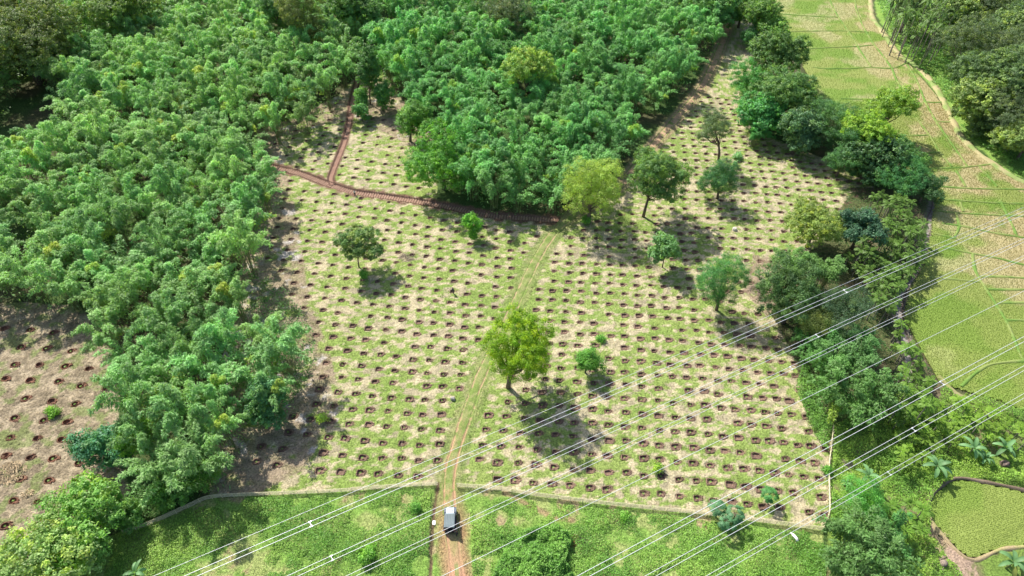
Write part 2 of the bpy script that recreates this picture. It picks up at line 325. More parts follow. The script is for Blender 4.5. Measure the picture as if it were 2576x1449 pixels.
# meadow outside the fence
lg = c(.18, .30, .06)+(c(.28, .33, .11)-c(.18, .30, .06))*sst(.4, .65, NZ4)[..., None]
lay(LOWER, lg); lay(LOWER*sst(.60, .70, fbm(GX*.25, GY*.25, 61))*sst(.4, .6, NZ1)*.8, c(.34, .25, .15))
lay(SLOPE, c(.17, .30, .07)+c(.08, .07, .0)*NZ4[..., None])
lay(PALMA, c(.11, .19, .04)+c(.06, .05, .01)*NZ4[..., None]); lay(PALMA*sst(62, 72, GY)*.8, c(.09, .085, .045)); lay(PALMA*sst(.5, .62, fbm(GX*.2, GY*.2, 71))*.6, c(.17, .12, .085))
sc_ = inpoly(GU, GV, [(2310,1330),(2340,1300),(2360,1350),(2450,1412),(2470,1470),(2330,1470)]); lay(sc_*sst(.35, .5, NZ1), c(.36, .26, .19))
pk = inpoly(GU, GV, [(1895,640),(1960,650),(1955,760),(1930,800),(1870,730)]); lay(pk*sst(.35, .5, NZ1)*.8, c(.28, .20, .15))
# pit rims and spoil
lay((FIELD | LOWF)*sst(.6, .85, pdx+.4*(NZ3-.5))*.7, np.where(LOWF[..., None], c(.23, .11, .07), soilc*1.25))
H += .03*pdx
lay(sst(.60, .46, nd), np.where(LOWF[..., None], c(.20, .09, .055), c(.18, .11, .078)))
H += LOWF*(NZ3-.5)*.22
# tracks
dT = dline(GX, GY, TRACK); dN = dline(GX, GY, TRENCH); dG = dline(GX, GY, GULLY)
tk = sst(2.6, 1.9, dT+.5*(NZ1-.5)); lay(tk*.85, c(.155, .215, .055)+c(.09, .045, .045)*sst(.35, .65, NZ1)[..., None])
redd = sst(56, 45, GY)*sst(3.0, 1.0, dT+1.8*(NZ1-.5)); lay(redd*.8, c(.36, .205, .125))
lay(sst(112, 126, GY)*sst(2.6, 1.0, dT+1.4*(NZ1-.5))*.8, c(.36, .235, .165))
lay(sst(2.2, 1.0, dN+2.2*(NZ1-.5)), soilc*1.15); lay(sst(1.4, .8, dG+.4*(NZ1-.5)), soilc*1.1)
bank = [at(*p) for p in [(1082,1460),(1086,1380),(1090,1300),(1102,1215)]]
lay(sst(.35, .12, dline(GX, GY, bank)+.3*(NZ1-.5)), c(.12, .08, .05)); H -= .22*sst(.5, .1, dline(GX, GY, bank))
FOOT = [at(*p) for p in [(1270,1240),(1330,1270),(1390,1300),(1440,1308)]]
lay(sst(.6, .25, dline(GX, GY, FOOT)+.3*(NZ1-.5))*.8, c(.30, .2, .12))
REDP = [at(*p) for p in [(1430,1375),(1450,1358)]]; lay(sst(1.0, .5, dline(GX, GY, REDP)+.5*(NZ1-.5)), c(.34, .14, .075))
CREEK = [at(*p) for p in [(2366,480),(2352,520),(2340,560),(2334,600),(2322,650),(2312,690),(2288,718),(2266,740),(2262,790),(2274,840),(2285,900),(2290,960)]]
CREEK = CREEK[:]
dC = dline(GX, GY, CREEK); lay(sst(1.8, .9, dC+.8*(NZ1-.5)), c(.20, .17, .14)); H -= .35*sst(1.3, .5, dC)
for d_, w_, dep in ((dT, 2.2, .0), (dN, 1.15, .30), (dG, .75, .22)):
    H -= dep*sst(w_, w_*.6, d_)
rib = sst(1.05, .8, dT)+sst(.85, .6, dN)+sst(.62, .42, dG)
H = np.where(rib > .5, H-.12, H)
H = np.where(lowering > 0, H-.5, H)
pad = inpoly(GU, GV, PADDY) | inpoly(GU, GV, PADDY2)
H = np.where(pad, -.25, H)
tone = np.clip(base*(.88+.24*NZ3[..., None]), 0, 1)
ny, nx = GX.shape
idx = np.arange(nx*ny).reshape(ny, nx)
Q = np.stack([idx[:-1, :-1], idx[:-1, 1:], idx[1:, 1:], idx[1:, :-1]], -1).reshape(-1, 4)
GV3 = np.stack([GX, GY, H], -1).reshape(-1, 3)
tag(link('ground', npmesh('ground', GV3, Q, tone.reshape(-1, 3), True), M_GROUND), 'grassy planted ground with pale straw lying between the pits', 'ground', kind='structure')
def gidx(X, Y):
    return np.clip(np.searchsorted(gy, Y), 0, ny-1), np.clip(np.searchsorted(gx, X), 0, nx-1)
HS = (NZ1-.5)*.22+(NZ3-.5)*.10
def gh(x, y):
    j, i = gidx(np.asarray(x), np.asarray(y)); return H[j, i]
def gh0(x, y):
    return (fbm(np.asarray(x)*.9, np.asarray(y)*.9, 1)-.5)*.22+(fbm(np.asarray(x)*3.1, np.asarray(y)*3.1, 9, 2)-.5)*.10
# ------------------------------------------------------------------ ribbons: track, paths, bunds, stream
def resample(P, step):
    P = np.array(P, float)
    # Catmull-Rom through the survey points
    out = []
    Q_ = np.vstack([2*P[0]-P[1], P, 2*P[-1]-P[-2]])
    for i in range(1, len(Q_)-2):
        p0, p1, p2, p3 = Q_[i-1:i+3]; n = max(2, int(np.linalg.norm(p2-p1)/step))
        for t in np.linspace(0, 1, n, endpoint=False):
            out.append(.5*((2*p1)+(-p0+p2)*t+(2*p0-5*p1+4*p2-p3)*t*t+(-p0+3*p1-3*p2+p3)*t**3))
    out.append(P[-1]); return np.array(out)
def ribbon(name, P, offs, zfun, cfun, m, step=.3, wob=0., base0=True):
    C = resample(P, step); n = len(C)
    T = np.gradient(C, axis=0); T = T/(np.linalg.norm(T, axis=1, keepdims=True)+1e-9); Nn = np.stack([-T[:, 1], T[:, 0]], 1)
    s = np.r_[0, np.cumsum(np.linalg.norm(np.diff(C, axis=0), axis=1))]
    offs = np.asarray(offs, float); S, O = np.meshgrid(s, offs, indexing='ij')
    w = 1+wob*(vn(s*.4, s*0, 88)-.5)[:, None]
    X = C[:, 0][:, None]+Nn[:, 0][:, None]*offs[None]*w; Y = C[:, 1][:, None]+Nn[:, 1][:, None]*offs[None]*w
    Z = (gh0(X, Y) if base0 else 0*X)+zfun(S, O, X, Y)
    col = cfun(S, O, X, Y)
    V = np.stack([X, Y, Z], -1).reshape(-1, 3); k = len(offs)
    ii = np.arange(n*k).reshape(n, k)
    Fq = np.stack([ii[:-1, :-1], ii[1:, :-1], ii[1:, 1:], ii[:-1, 1:]], -1).reshape(-1, 4)[:, ::-1]
    return link(name, npmesh(name, V, Fq, np.clip(col, 0, 1).reshape(-1, 3), True), m)
def mixc(a, b, t): return np.asarray(a)*(1-t[..., None])+np.asarray(b)*t[..., None]
def track_z(S, O, X, Y):
    rut = np.exp(-((abs(O)-.78)/.16)**2); return .03-.09*rut+.04*(fbm(X*2, Y*2, 77, 3)-.5)-.25*sst(1.1, 1.35, abs(O))
def track_c(S, O, X, Y):
    rut = np.exp(-((abs(O)-.78)/(.13+.08*sst(70, 50, Y)))**2); nz = fbm(X*1.3, Y*1.3, 78); near = sst(75, 55, Y); 
    far = sst(120, 150, Y)
    g_ = mixc((.16, .22, .055), (.245, .26, .10), sst(.35, .65, nz))
    r_ = mixc((.36, .25, .16), (.50, .31, .20), nz)
    r_ = mixc(r_, (.42, .24, .15), near); 
    brk = fbm(X*.45+3, Y*.22, 179, 3); a = np.clip((rut+.5*near*sst(.5, .62, fbm(X*.9, Y*.6, 180)))*sst(.40, .58, .5*nz+.5*brk+.12*near+.15*far), 0, 1)*.85
    a = np.maximum(a, sst(118, 132, Y)*sst(1.1, .5, abs(O))*sst(.35, .5, nz+.1)*.9)
    a = np.maximum(a, sst(50, 38, Y)*sst(.36, .55, fbm(X*.8, Y*.5, 79)+.2*(abs(O) > .3)))
    return mixc(g_, r_, a)
tag(ribbon('dirt_track', TRACK, np.linspace(-1.35, 1.35, 37), track_z, track_c, M_PATH, .3, .2), 'rutted earth track with a green middle strip', 'track', kind='structure')
def tr_z(S, O, X, Y):
    step = (S/.62) % 1.0; groove = np.exp(-((step-.5)/.19)**2)
    stepped = sst(14.5, 15.5, S)*1.0+sst(0, 1, S)*sst(14.5, 13.5, S)
    return -.28-.12*groove+.28*sst(.7, .95, abs(O))+.03*(fbm(X*3, Y*3, 80, 2)-.5)
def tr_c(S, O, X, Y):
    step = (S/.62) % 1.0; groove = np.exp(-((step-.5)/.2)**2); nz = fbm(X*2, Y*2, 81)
    return mixc(mixc((.27, .17, .12), (.38, .25, .18), nz), (.16, .095, .07), np.clip(groove*.85+sst(.62, .8, abs(O)), 0, 1))  # grooves between treads coloured darker, painting in the shadow they hold
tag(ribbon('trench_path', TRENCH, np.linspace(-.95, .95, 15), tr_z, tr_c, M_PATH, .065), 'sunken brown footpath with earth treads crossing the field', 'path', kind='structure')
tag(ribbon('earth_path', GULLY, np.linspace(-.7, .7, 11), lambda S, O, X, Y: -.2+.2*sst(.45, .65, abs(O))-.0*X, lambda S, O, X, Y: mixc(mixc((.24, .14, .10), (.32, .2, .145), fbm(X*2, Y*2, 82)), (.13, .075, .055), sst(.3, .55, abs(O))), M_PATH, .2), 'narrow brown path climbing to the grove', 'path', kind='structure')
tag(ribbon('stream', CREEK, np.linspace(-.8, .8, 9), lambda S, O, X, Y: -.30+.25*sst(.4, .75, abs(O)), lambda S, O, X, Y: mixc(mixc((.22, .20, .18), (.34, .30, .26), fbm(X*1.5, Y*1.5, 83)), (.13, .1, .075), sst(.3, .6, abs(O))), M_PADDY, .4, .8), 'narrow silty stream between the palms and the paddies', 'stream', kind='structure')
# ------------------------------------------------------------------ rice paddies
def paddyfield(name, poly, seed):
    P = np.array([at(*p) for p in poly]); x0, y0 = P.min(0); x1, y1 = P.max(0)
    s = .5; xs = np.arange(x0, min(x1, 240), s); ys = np.arange(y0, min(y1, 340), s); X, Y = np.meshgrid(xs, ys)
    U, Vv = proj(X, Y); ins = inpoly(U, Vv, poly)
    n1 = fbm(X*.10, Y*.16, seed); n2 = fbm(X*.5, Y*.5, seed+3)
    a = c(.27, .32, .09); b = c(.19, .29, .055); t_ = c(.42, .37, .21); o_ = c(.40, .32, .17)
    col = mixc(a, b, sst(.42, .56, n1))
    east = np.clip(sst(0, 26, X-(84+(Y-100)*.13)), 0, 1)*sst(78, 90, Y)
    tan = sst(.57, .72, fbm(X*.13, Y*.13, seed+7)+.10*(n2-.5)+.19*east)
    col = mixc(col, t_, tan*.5*sst(60, 85, Y)); col = mixc(col, o_, east*tan*.75)
    low = sst(100, 85, Y)[..., None]; col = col*(1-low*.5)+c(.22, .30, .06)*low*.5
    ny_, nx_ = X.shape; Z = .02+.03*(n2-.5)
    ii = np.arange(nx_*ny_).reshape(ny_, nx_); q = np.stack([ii[:-1, :-1], ii[:-1, 1:], ii[1:, 1:], ii[1:, :-1]], -1)
    k = ins[:-1, :-1] & ins[1:, 1:] & ins[:-1, 1:] & ins[1:, :-1]
    tag(link(name, npmesh(name, np.stack([X, Y, Z], -1).reshape(-1, 3), q[k], (col*.92).reshape(-1, 3), True), M_PADDY), 'wet rice paddy terraces of green and tan young rice', 'paddy', kind='structure')
    # rows of rice hills
    rows = []
    rng = np.random.RandomState(seed)
    for (ya, yb, sp) in ((20, 110, .33), (110, 170, .42), (170, 330, .6)):
        if name == 'rice_paddy_pool': sp = .27
        th = R(17); ca, sa = math.cos(th), math.sin(th)
        A = np.arange(-300, 450, sp*.8); B = np.arange(-300, 450, sp)
        a1, b1 = np.meshgrid(A, B); xx = (a1*ca-b1*sa).ravel(); yy = (a1*sa+b1*ca).ravel()
        k = (yy > ya) & (yy <= yb); xx = xx[k]; yy = yy[k]
        u_, v_ = proj(xx, yy); k = inpoly(u_, v_, poly) & (u_ < 2640) & (v_ > -20) & (v_ < 1480); xx = xx[k]; yy = yy[k]
        xx = xx+rng.uniform(-.05, .05, len(xx)); yy = yy+rng.uniform(-.05, .05, len(xx))
        rows.append(np.stack([xx, yy, np.full(len(xx), sp)], 1))
    P3 = np.vstack(rows)
    ix = np.clip(((P3[:, 0]-x0)/s).astype(int), 0, nx_-1); iy = np.clip(((P3[:, 1]-y0)/s).astype(int), 0, ny_-1)
    tt = tan[iy, ix]; keep = rng.rand(len(P3)) > tt*.25; P3 = P3[keep]; ix = ix[keep]; iy = iy[keep]
    cc = col[iy, ix]; n = len(P3)
    Vs = []; Ts = []
    for kk in range(2):
        th = rng.uniform(0, math.pi, n); d = np.stack([np.cos(th), np.sin(th), 0*th], 1); up = np.stack([rng.uniform(-.5, .5, n), rng.uniform(-.5, .5, n), np.ones(n)], 1)
        L = np.minimum(P3[:, 2], .42)*rng.uniform(.65, .95, n); ce = P3*[1, 1, 0]+up*(L*.33)[:, None]+[0, 0, .02]
        tn = cc*rng.uniform(.85, 1.18, (n, 1)); v_, t2 = leaves(ce, up+d*.3, d, L, L*.55, tn); Vs.append(v_); Ts.append(t2)
    tag(link('rice_crop', leafmesh('rice_crop', np.vstack(Vs), np.vstack(Ts)), M_GRASS, color=(1, 1, 1)), 'young rice plants standing in close rows', 'rice', kind='stuff')
    print(name, n)
paddyfield('rice_paddy', PADDY, 12)
paddyfield('rice_paddy_pool', PADDY2, 23)
def A1(pts, oy=0): return [at(1718+x/3., oy+y/3.) for x, y in pts]
B1 = [[(700,103),(860,115),(960,122),(1070,128),(1170,130)],[(725,240),(1030,235),(1240,235),(1400,245)],[(945,370),(1050,362),(1300,352),(1440,340)],[(980,505),(1060,518),(1260,518),(1400,510),(1580,515),(1690,475),(1730,465)],
[(1105,-60),(1110,0),(1145,80),(1200,170),(1270,270),(1330,370),(1420,505)],[(1300,-60),(1300,0),(1310,80),(1360,200),(1430,320),(1500,410),(1575,515),(1610,600),(1690,740),(1720,790)],[(1690,485),(1760,600),(1830,770),(1900,900),(1980,1020),(2080,1160),(2145,1255)],[(1190,745),(1450,752),(1690,750)],[(1830,770),(1890,775),(1950,772)],[(1910,915),(1970,922),(2030,920)],[(1610,1020),(1740,1024),(1850,1020)],[(1770,1155),(1850,1156),(1930,1148)],[(1760,890),(1850,1010),(1940,1150),(2030,1260)],[(1780,1275),(2030,1268),(2200,1255),(2320,1240)],[(2060,1290),(2100,1350),(2135,1410)],[(2240,1260),(2310,1340),(2370,1410)],[(1930,1408),(2200,1424),(2573,1430),(2900,1440)]]
B2 = [[(1930,55),(2090,65),(2300,80),(2573,90),(2800,100)],[(1910,140),(2060,158),(2300,172),(2573,185),(2800,200)],[(2090,75),(2100,110),(2118,150)],[(2060,160),(2085,260),(2050,340)],[(1950,235),(2130,262),(2250,290),(2400,320),(2573,345),(2800,380)],[(1890,312),(1980,335),(2060,352)],[(1836,388),(2000,425),(2180,465),(2350,495),(2550,545),(2700,580)],[(2185,465),(2200,570),(2240,660),(2330,800),(2430,960),(2500,1110),(2550,1240),(2590,1290)],[(1840,640),(2050,660),(2240,680)],[(2300,735),(2450,738),(2700,735)],[(2370,838),(2500,836),(2700,838)],[(2440,968),(2573,968),(2700,970)],[(2240,640),(2400,640),(2573,650),(2700,650)],[(2700,1270),(2573,1275),(2440,1285),(2300,1310),(2180,1390),(2100,1470)],[(2390,60),(2440,160),(2490,260),(2520,340)]]
EDGEL = [(1415,-60),(1415,0),(1430,130),(1500,230),(1580,350),(1650,430),(1720,465),(1800,530),(1880,620),(1950,730),(2030,900),(2100,1030),(2230,1160),(2330,1230),(2450,1310),(2573,1375),(2800,1450)]
R2 = [(1850,890),(1895,812),(2000,730),(2100,712),(2250,735),(2400,765),(2573,800),(2800,850)]
R3 = [(1850,890),(1870,1030),(1950,1130),(2080,1270),(2200,1330),(2400,1250),(2573,1230),(2750,1200)]
R4 = [(1930,-60),(2060,70),(2180,120),(2330,170),(2573,270),(2750,330)]
def bund(P, w=.34, h=.17, ca=(.13, .23, .045), cb=(.22, .27, .08), lb='grassy earth bund between rice terraces'):
    tag(ribbon('field_bund', P, [-w, -w*.55, -w*.2, w*.2, w*.55, w], lambda S, O, X, Y: (.02+h*sst(w, w*.35, abs(O)))*(.8+.5*fbm(X, Y, 85, 2)), lambda S, O, X, Y: mixc(ca, cb, sst(.4, .6, fbm(X*.5, Y*.5, 86))), M_PADDY, .8, .7, False), lb, 'bund', kind='structure')
for b in B1: bund(A1(b))
for b in B2: bund(A1(b, 483))
bund(A1(EDGEL), .9, .35, (.22, .29, .09), (.38, .33, .17), 'broad earth bund edging the rice terraces')
bund(A1(R2, 966), .36, .3, (.16, .12, .085), (.20, .155, .11), 'dark earth bank round the small paddy')
bund(A1(R3, 966), .32, .2, (.33, .26, .15), (.30, .29, .11), 'bare earth bank round the small paddy')
bund(A1(R4, 966), .4, .25, (.33, .27, .17), (.24, .25, .09), 'earth bund beside the palm garden')
# ------------------------------------------------------------------ ground cover
rng = np.random.RandomState(11)
def scatter(n, mask_poly=None, ymax=330, vmin=-40):
    """points spread evenly over the picture's ground"""
    u = rng.uniform(-30, 2606, n); v = rng.uniform(vmin, 1480, n)
    x, y = at(u, v); return x, y, u, v
def sward(name, n, label):
    x, y, u, v = scatter(n)
    k = (v > 120) & (inpoly(u, v, [(640,300),(860,230),(1000,200),(1110,320),(1100,520),(1420,560),(1640,360),(1830,60),(1900,60),(1900,330),(2210,460),(2150,560),(1900,720),(2100,1080),(2085,1330),(2090,1500),(200,1500),(530,1180),(640,500)]) | inpoly(u, v, [(-40,780),(270,800),(300,1240),(100,1420),(-40,1500)]))
    x = x[k]; y = y[k]
    j, i = gidx(x, y)
    k = (nd[j, i] > .66) & (dT[j, i] > .0) & (dN[j, i] > 1.2) & (dG[j, i] > .9); x = x[k]; y = y[k]; j = j[k]; i = i[k]
    n = len(x); cc = base[j, i]; ms = np.maximum(m_straw[j, i]*FIELD[j, i], LOWF[j, i]*.8)
    flat = ms > .45; rut = np.exp(-((dT[j, i]-.78)/.25)**2) > .5
    z = gh0(x, y)+.01
    s = np.clip(ppm(*proj(x, y)), 5, 30); sz = np.clip(3.2/s, .14, .5)*(1-.45*(dT[j, i] < 1.4))
    Vs = []; Ts = []
    for kk in range(3):
        th = rng.uniform(0, 2*math.pi, n); d = np.stack([np.cos(th), np.sin(th), np.where(flat, rng.uniform(.0, .35, n), rng.uniform(.4, 1.6, n))], 1)
        side = np.stack([-np.sin(th), np.cos(th), 0*th], 1); N = np.where(flat[:, None], [0, 0, 1.], np.cross(d, side))+rng.uniform(-.4, .4, (n, 3))
        L = sz*rng.uniform(.6, 1.3, n); ce = np.stack([x+rng.uniform(-.15, .15, n), y+rng.uniform(-.15, .15, n), z], 1)+nrm(d)*(L*.4)[:, None]
        low = LOWF[j, i]; L = np.where(low, L*1.8, L); t_ = cc*np.where(low[:, None], rng.uniform(.45, 1.5, (n, 1)), rng.uniform(.7, 1.35, (n, 1)))*np.where(flat[:, None], rng.uniform(.9, 1.15, (n, 1)), 1)
        w_ = np.where(rut, 0.02, L*np.where(low, .13, .3))
        a, b = leaves(ce, d, N, np.where(rut, .02, L), w_, t_); Vs.append(a); Ts.append(b)
    tag(link(name, leafmesh(name, np.vstack(Vs), np.vstack(Ts)), M_GRASS, color=(1, 1, 1)), label, 'grass', kind='stuff')
    print('sward', n)
sward('grass', 150000, 'short green grass and scattered pale straw')
def brush(name, poly, n, hmax, L0, cols, label, dens=.5, seed=0, mound=.45, coverage=.40, cat='undergrowth'):
    """broad-leaved ground cover heaped in uneven mounds"""
    P = np.array(poly, float); r_ = np.random.RandomState(100+seed)
    u = r_.uniform(P[:, 0].min(), P[:, 0].max(), n*2); v = r_.uniform(P[:, 1].min(), P[:, 1].max(), n*2)
    k = inpoly(u, v, poly); x, y = at(u[k], v[k])
    m = fbm(x*mound, y*mound, 130+seed); coverage -= .06; k = m > coverage; x = x[k]; y = y[k]; m = m[k]
    j, i = gidx(x, y); k = (dT[j, i] > 1.5) & (dC[j, i] > .8) & ((pad[j, i] == False)); x = x[k]; y = y[k]; m = m[k]
    n = len(x); top = 1.3*hmax*sst(coverage-.02, .68, m)*(.7+.6*fbm(x*1.6, y*1.6, 140+seed, 2))
    z = gh0(x, y)+top*np.sqrt(r_.uniform(.15, 1, n))
    N = np.stack([r_.uniform(-.7, .7, n), r_.uniform(-.7, .7, n), r_.uniform(.5, 1.2, n)], 1)
    th = r_.uniform(0, 2*math.pi, n); D = np.stack([np.cos(th), np.sin(th), r_.uniform(-.5, .3, n)], 1)
    L = L0*r_.uniform(.6, 1.5, n)*np.clip(10/ppm(*proj(x, y)), .8, 2.0)
    ci = fbm(x*.25, y*.25, 150+seed)[:, None]; c0, c1 = [np.array(q_)*1.5 for q_ in cols]
    t = (c0+(c1-c0)*np.clip((ci-.3)*2.2, 0, 1))*r_.uniform(.5, 1.5, (n, 1))
    V_, T_ = leaves(np.stack([x, y, z], 1), D, N, L, L*.6, t)
    tag(link(name, leafmesh(name, V_, T_), M_LEAF, color=(1, 1, 1)), label, cat, kind='stuff')
brush('undergrowth', [(2195,-60),(2212,40),(2282,145),(2362,230),(2432,340),(2535,430),(2700,500),(2700,-60)], 60000, 1.6, .34, ((.075, .17, .035), (.15, .27, .055)), 'bright green scrub covering the bank beyond the paddies', seed=1, mound=.16, coverage=.30)
brush('undergrowth', [(310,1345),(540,1262),(860,1245),(1085,1230),(1075,1470),(250,1470)], 34000, .55, .24, ((.10, .21, .035), (.19, .29, .06)), 'leafy green weeds in the meadow left of the track', seed=2, mound=.3, coverage=.45)
brush('undergrowth', [(1180,1245),(1350,1262),(1650,1295),(1985,1335),(2070,1340),(2080,1470),(1190,1470)], 40000, .55, .24, ((.10, .21, .035), (.19, .30, .06)), 'leafy green weeds in the meadow right of the track', seed=3, mound=.3, coverage=.44)
brush('undergrowth', [(2095,1075),(2240,980),(2360,960),(2576,1045),(2640,1250),(2576,1222),(2470,1203),(2400,1203),(2340,1250),(2340,1340),(2430,1470),(2090,1470),(2085,1290)], 70000, 1.2, .26, ((.11, .22, .035), (.22, .32, .055)), 'yellow green vines covering the ground of the palm garden', seed=4, mound=.22, coverage=.36)
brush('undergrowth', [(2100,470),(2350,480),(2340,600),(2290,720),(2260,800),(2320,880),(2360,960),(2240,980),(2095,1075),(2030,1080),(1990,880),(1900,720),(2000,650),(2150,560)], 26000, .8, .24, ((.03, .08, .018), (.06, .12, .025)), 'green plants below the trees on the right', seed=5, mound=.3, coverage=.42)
brush('undergrowth', [(1255,1352),(1400,1330),(1440,1360),(1420,1420),(1460,1475),(1230,1475),(1270,1400)], 16000, 1.6, .30, ((.09, .20, .035), (.15, .28, .05)), 'dense patch of broad leaved weeds right of the track', seed=6, mound=.3, coverage=.25)
brush('undergrowth', [(560,1095),(740,1010),(790,930),(800,880),(760,780),(700,720),(640,700),(600,900),(500,1150),(330,1240),(300,1330),(420,1300),(530,1240)], 26000, 2.0, .3, ((.05, .13, .03), (.09, .20, .045)), 'dark green plants at the foot of the bamboo', seed=7, mound=.3, coverage=.36)
brush('undergrowth', [(2020,900),(2090,1075),(2080,1140),(2060,1120),(2040,1080),(2000,980)], 7000, .9, .24, ((.08, .19, .03), (.14, .26, .05)), 'leafy strip between the field and the bamboo', seed=8, mound=.4, coverage=.3)
# ------------------------------------------------------------------ plants
def crown_mesh(name, seed, lobes, ncl, cr, nlf, L, Wd=.5, droop=.3, flat=.6, up=.55, jit=.42, tips=(1.5, 1.25, .7), tipf=.25):
    """crown of leaf clumps over uneven lobes (x,y,z,rx,ry,rz)"""
    r_ = np.random.RandomState(seed); lb = np.array(lobes, float)
    wt = lb[:, 3]*lb[:, 4]+lb[:, 3]*lb[:, 5]; wt /= wt.sum()
    C = []; O = []
    tries = 0
    while len(C) < ncl and tries < ncl*8:
        tries += 1
        q = r_.choice(len(lb), p=wt); d = r_.normal(size=3); d /= np.linalg.norm(d)
        if d[2] < -.35 and r_.rand() < .7: continue
        p = lb[q, :3]+d*lb[q, 3:]*r_.uniform(.72, 1.04)
        e = ((p-lb[:, :3])/lb[:, 3:]); e = (e**2).sum(1); e[q] = 9
        if e.min() < .45: continue
        C.append(p); O.append(d)
    C = np.array(C); O = np.array(O); n = len(C)
    # a sparse core keeps the crown from being see-through
    q = r_.choice(len(lb), ncl//2, p=wt); d = r_.normal(size=(ncl//2, 3)); d /= np.linalg.norm(d, axis=1, keepdims=True)
    C = np.vstack([C, lb[q, :3]+d*lb[q, 3:]*r_.uniform(.1, .65, (ncl//2, 1))]); O = np.vstack([O, d]); N_ = len(C)
    size = r_.uniform(.6, 1.35, N_); kk = np.repeat(np.arange(N_), nlf)
    off = r_.normal(size=(len(kk), 3)); off /= np.linalg.norm(off, axis=1, keepdims=True); off *= r_.uniform(.35, 1, (len(kk), 1))
    off[:, 2] = np.where(off[:, 2] < 0, off[:, 2]*.5, off[:, 2])*flat*1.3
    P = C[kk]+off*cr*size[kk, None]
    N = O[kk]*.5+nrm(off)*.5+np.array([0, 0, up])+r_.normal(size=off.shape)*jit
    D = np.cross(N, r_.normal(size=off.shape)); D[:, 2] -= droop*np.linalg.norm(D, axis=1)
    Lf = L*r_.uniform(.6, 1.4, len(kk))
    ct = r_.uniform(.72, 1.3, (N_, 1)); tp = (r_.rand(N_, 1) < tipf)*r_.uniform(.3, 1, (N_, 1))
    tone_ = ct[kk]*(1+(np.array(tips)-1)*tp[kk])*r_.uniform(.75, 1.3, (len(kk), 1))
    V_, T_ = leaves(P, D, N, Lf, Lf*Wd, tone_)
    return leafmesh(name, V_, T_)
def limbs(seed, H_, hc, lobes, r0, lean=(0, 0)):
    m = MB(); rn = random.Random(seed); top = Vector((lean[0], lean[1], hc))
    P = [Vector((0, 0, -.3)), Vector((lean[0]*.12, lean[1]*.12, hc*.25)), Vector((lean[0]*.4+rn.uniform(-.2, .2), lean[1]*.4, hc*.55)), top]
    m.tube(P, [r0*1.25, r0, r0*.75, r0*.35], 7)
    for l in lobes:
        e = Vector(l[:3]); s = P[1].lerp(P[2], rn.uniform(.3, 1.)); mid = s.lerp(e, .5)+Vector((0, 0, -.12*(e-s).length))
        m.tube([s, mid, e], [r0*.45, r0*.28, r0*.1], 5)
    return m
def lobeset(seed, r, rz, hc, lean=(0, 0), n=7, irr=.35, cone=0.):
    rn = random.Random(seed*7+1); out = [(lean[0], lean[1], hc, r*.62, r*.62, rz*.72)]
    for k in range(n):
        a = 2*math.pi*k/n+rn.uniform(-.4, .4); q = rn.uniform(.35, .75)
        z = hc+rz*rn.uniform(-.55, .6); f = 1-cone*(z-hc)/rz
        s = rn.uniform(.30, .30+irr)
        out.append((lean[0]+math.cos(a)*r*q*f, lean[1]+math.sin(a)*r*q*f, z, r*s*max(.4, f), r*s*max(.4, f), rz*s*1.0))
    out.append((lean[0], lean[1], hc+rz*.55, r*.4*(1-cone*.5), r*.4*(1-cone*.5), rz*.4))
    return out
KIND = { # leaf length, width ratio, colour, clump radius, leaves per clump, up, droop
 'broad': dict(L=.34, Wd=.55, cr=.75, nlf=42), 'fine': dict(L=.26, Wd=.4, cr=.8, nlf=60, jit=.55), 'big': dict(L=.55, Wd=.5, cr=.8, nlf=26), 'mango': dict(L=.36, Wd=.38, cr=.7, nlf=50, droop=.6),
 'open': dict(L=.34, Wd=.55, cr=.62, nlf=40)}
def tree(label, base_uv=None, crown_uv=None, r=3., rz=None, hc=None, kind='broad', color=(.08, .16, .04), seed=1, dens=1., n=7, cone=0., trunk=True, name='broadleaf_tree', group=None, irr=.35, tips=(1.5, 1.25, .7), tipf=.25, r0=None, cat='tree'):
    rz = rz or r*.8
    if base_uv:
        x, y = at(*base_uv)
        if hc is None: hc = hgt(y, crown_uv[1])
        cx, cy = at(crown_uv[0], crown_uv[1], hc); lean = (cx-x, cy-y)
    else:
        x, y = at(crown_uv[0], crown_uv[1], hc); lean = (0, 0)
    lb = lobeset(seed, r, rz, hc, lean, n, irr, cone)
    t = empty(name, (x, y, 0)); tag(t, label, cat, group)
    k = dict(KIND[kind]); near = 10/max(4, ppm(*proj(x, y, hc), hc)); near = min(1.9, max(.75, near)); k['L'] *= near
    area = r*r*2+r*rz*2.2; ncl = int(dens*area*2.1/(k['cr']**2)/1.25); k['nlf'] = int(k['nlf']/near**1.3)
    me = crown_mesh('crown', seed, lb, ncl, k.pop('cr'), k.pop('nlf'), tips=tips, tipf=tipf, **k)
    color = tuple(c_*(1.55 if seed < 40 or seed >= 120 else 1) for c_ in color)
    link('crown', me, M_LEAF, t, color=color)
    if trunk: limbs(seed, hc+rz, hc, lb[1:], r0 or max(.1, r*.065), lean).build('trunk', M_BARK, t, True)
    return t
G_ = (.085, .165, .04)
tree('large bright green spreading tree standing beside the track in mid field', (1278,975), (1305,885), 6.8, 7.0, None, 'mango', (.135, .235, .015), 11, .72, n=12, irr=.22, tips=(1.8, 1.35, .8), tipf=.35, r0=.38)
tree('slender open crowned tree on the left half of the planted field', (903,672), (900,612), 5.2, 3.2, None, 'open', (.10, .17, .055), 12, .62, n=9, irr=.12, r0=.13, tips=(1.7, 1.3, .8))
tree('small upright bright green tree just below the trench path', (1190,597), (1190,567), 1.9, 2.6, None, 'broad', (.09, .24, .03), 13, 1.2, n=4)
tree('small round headed tree with large pale leaves right of the track', (1666,672), (1676,622), 3.5, 3.0, None, 'big', (.10, .20, .07), 14, 1., n=7, r0=.12)
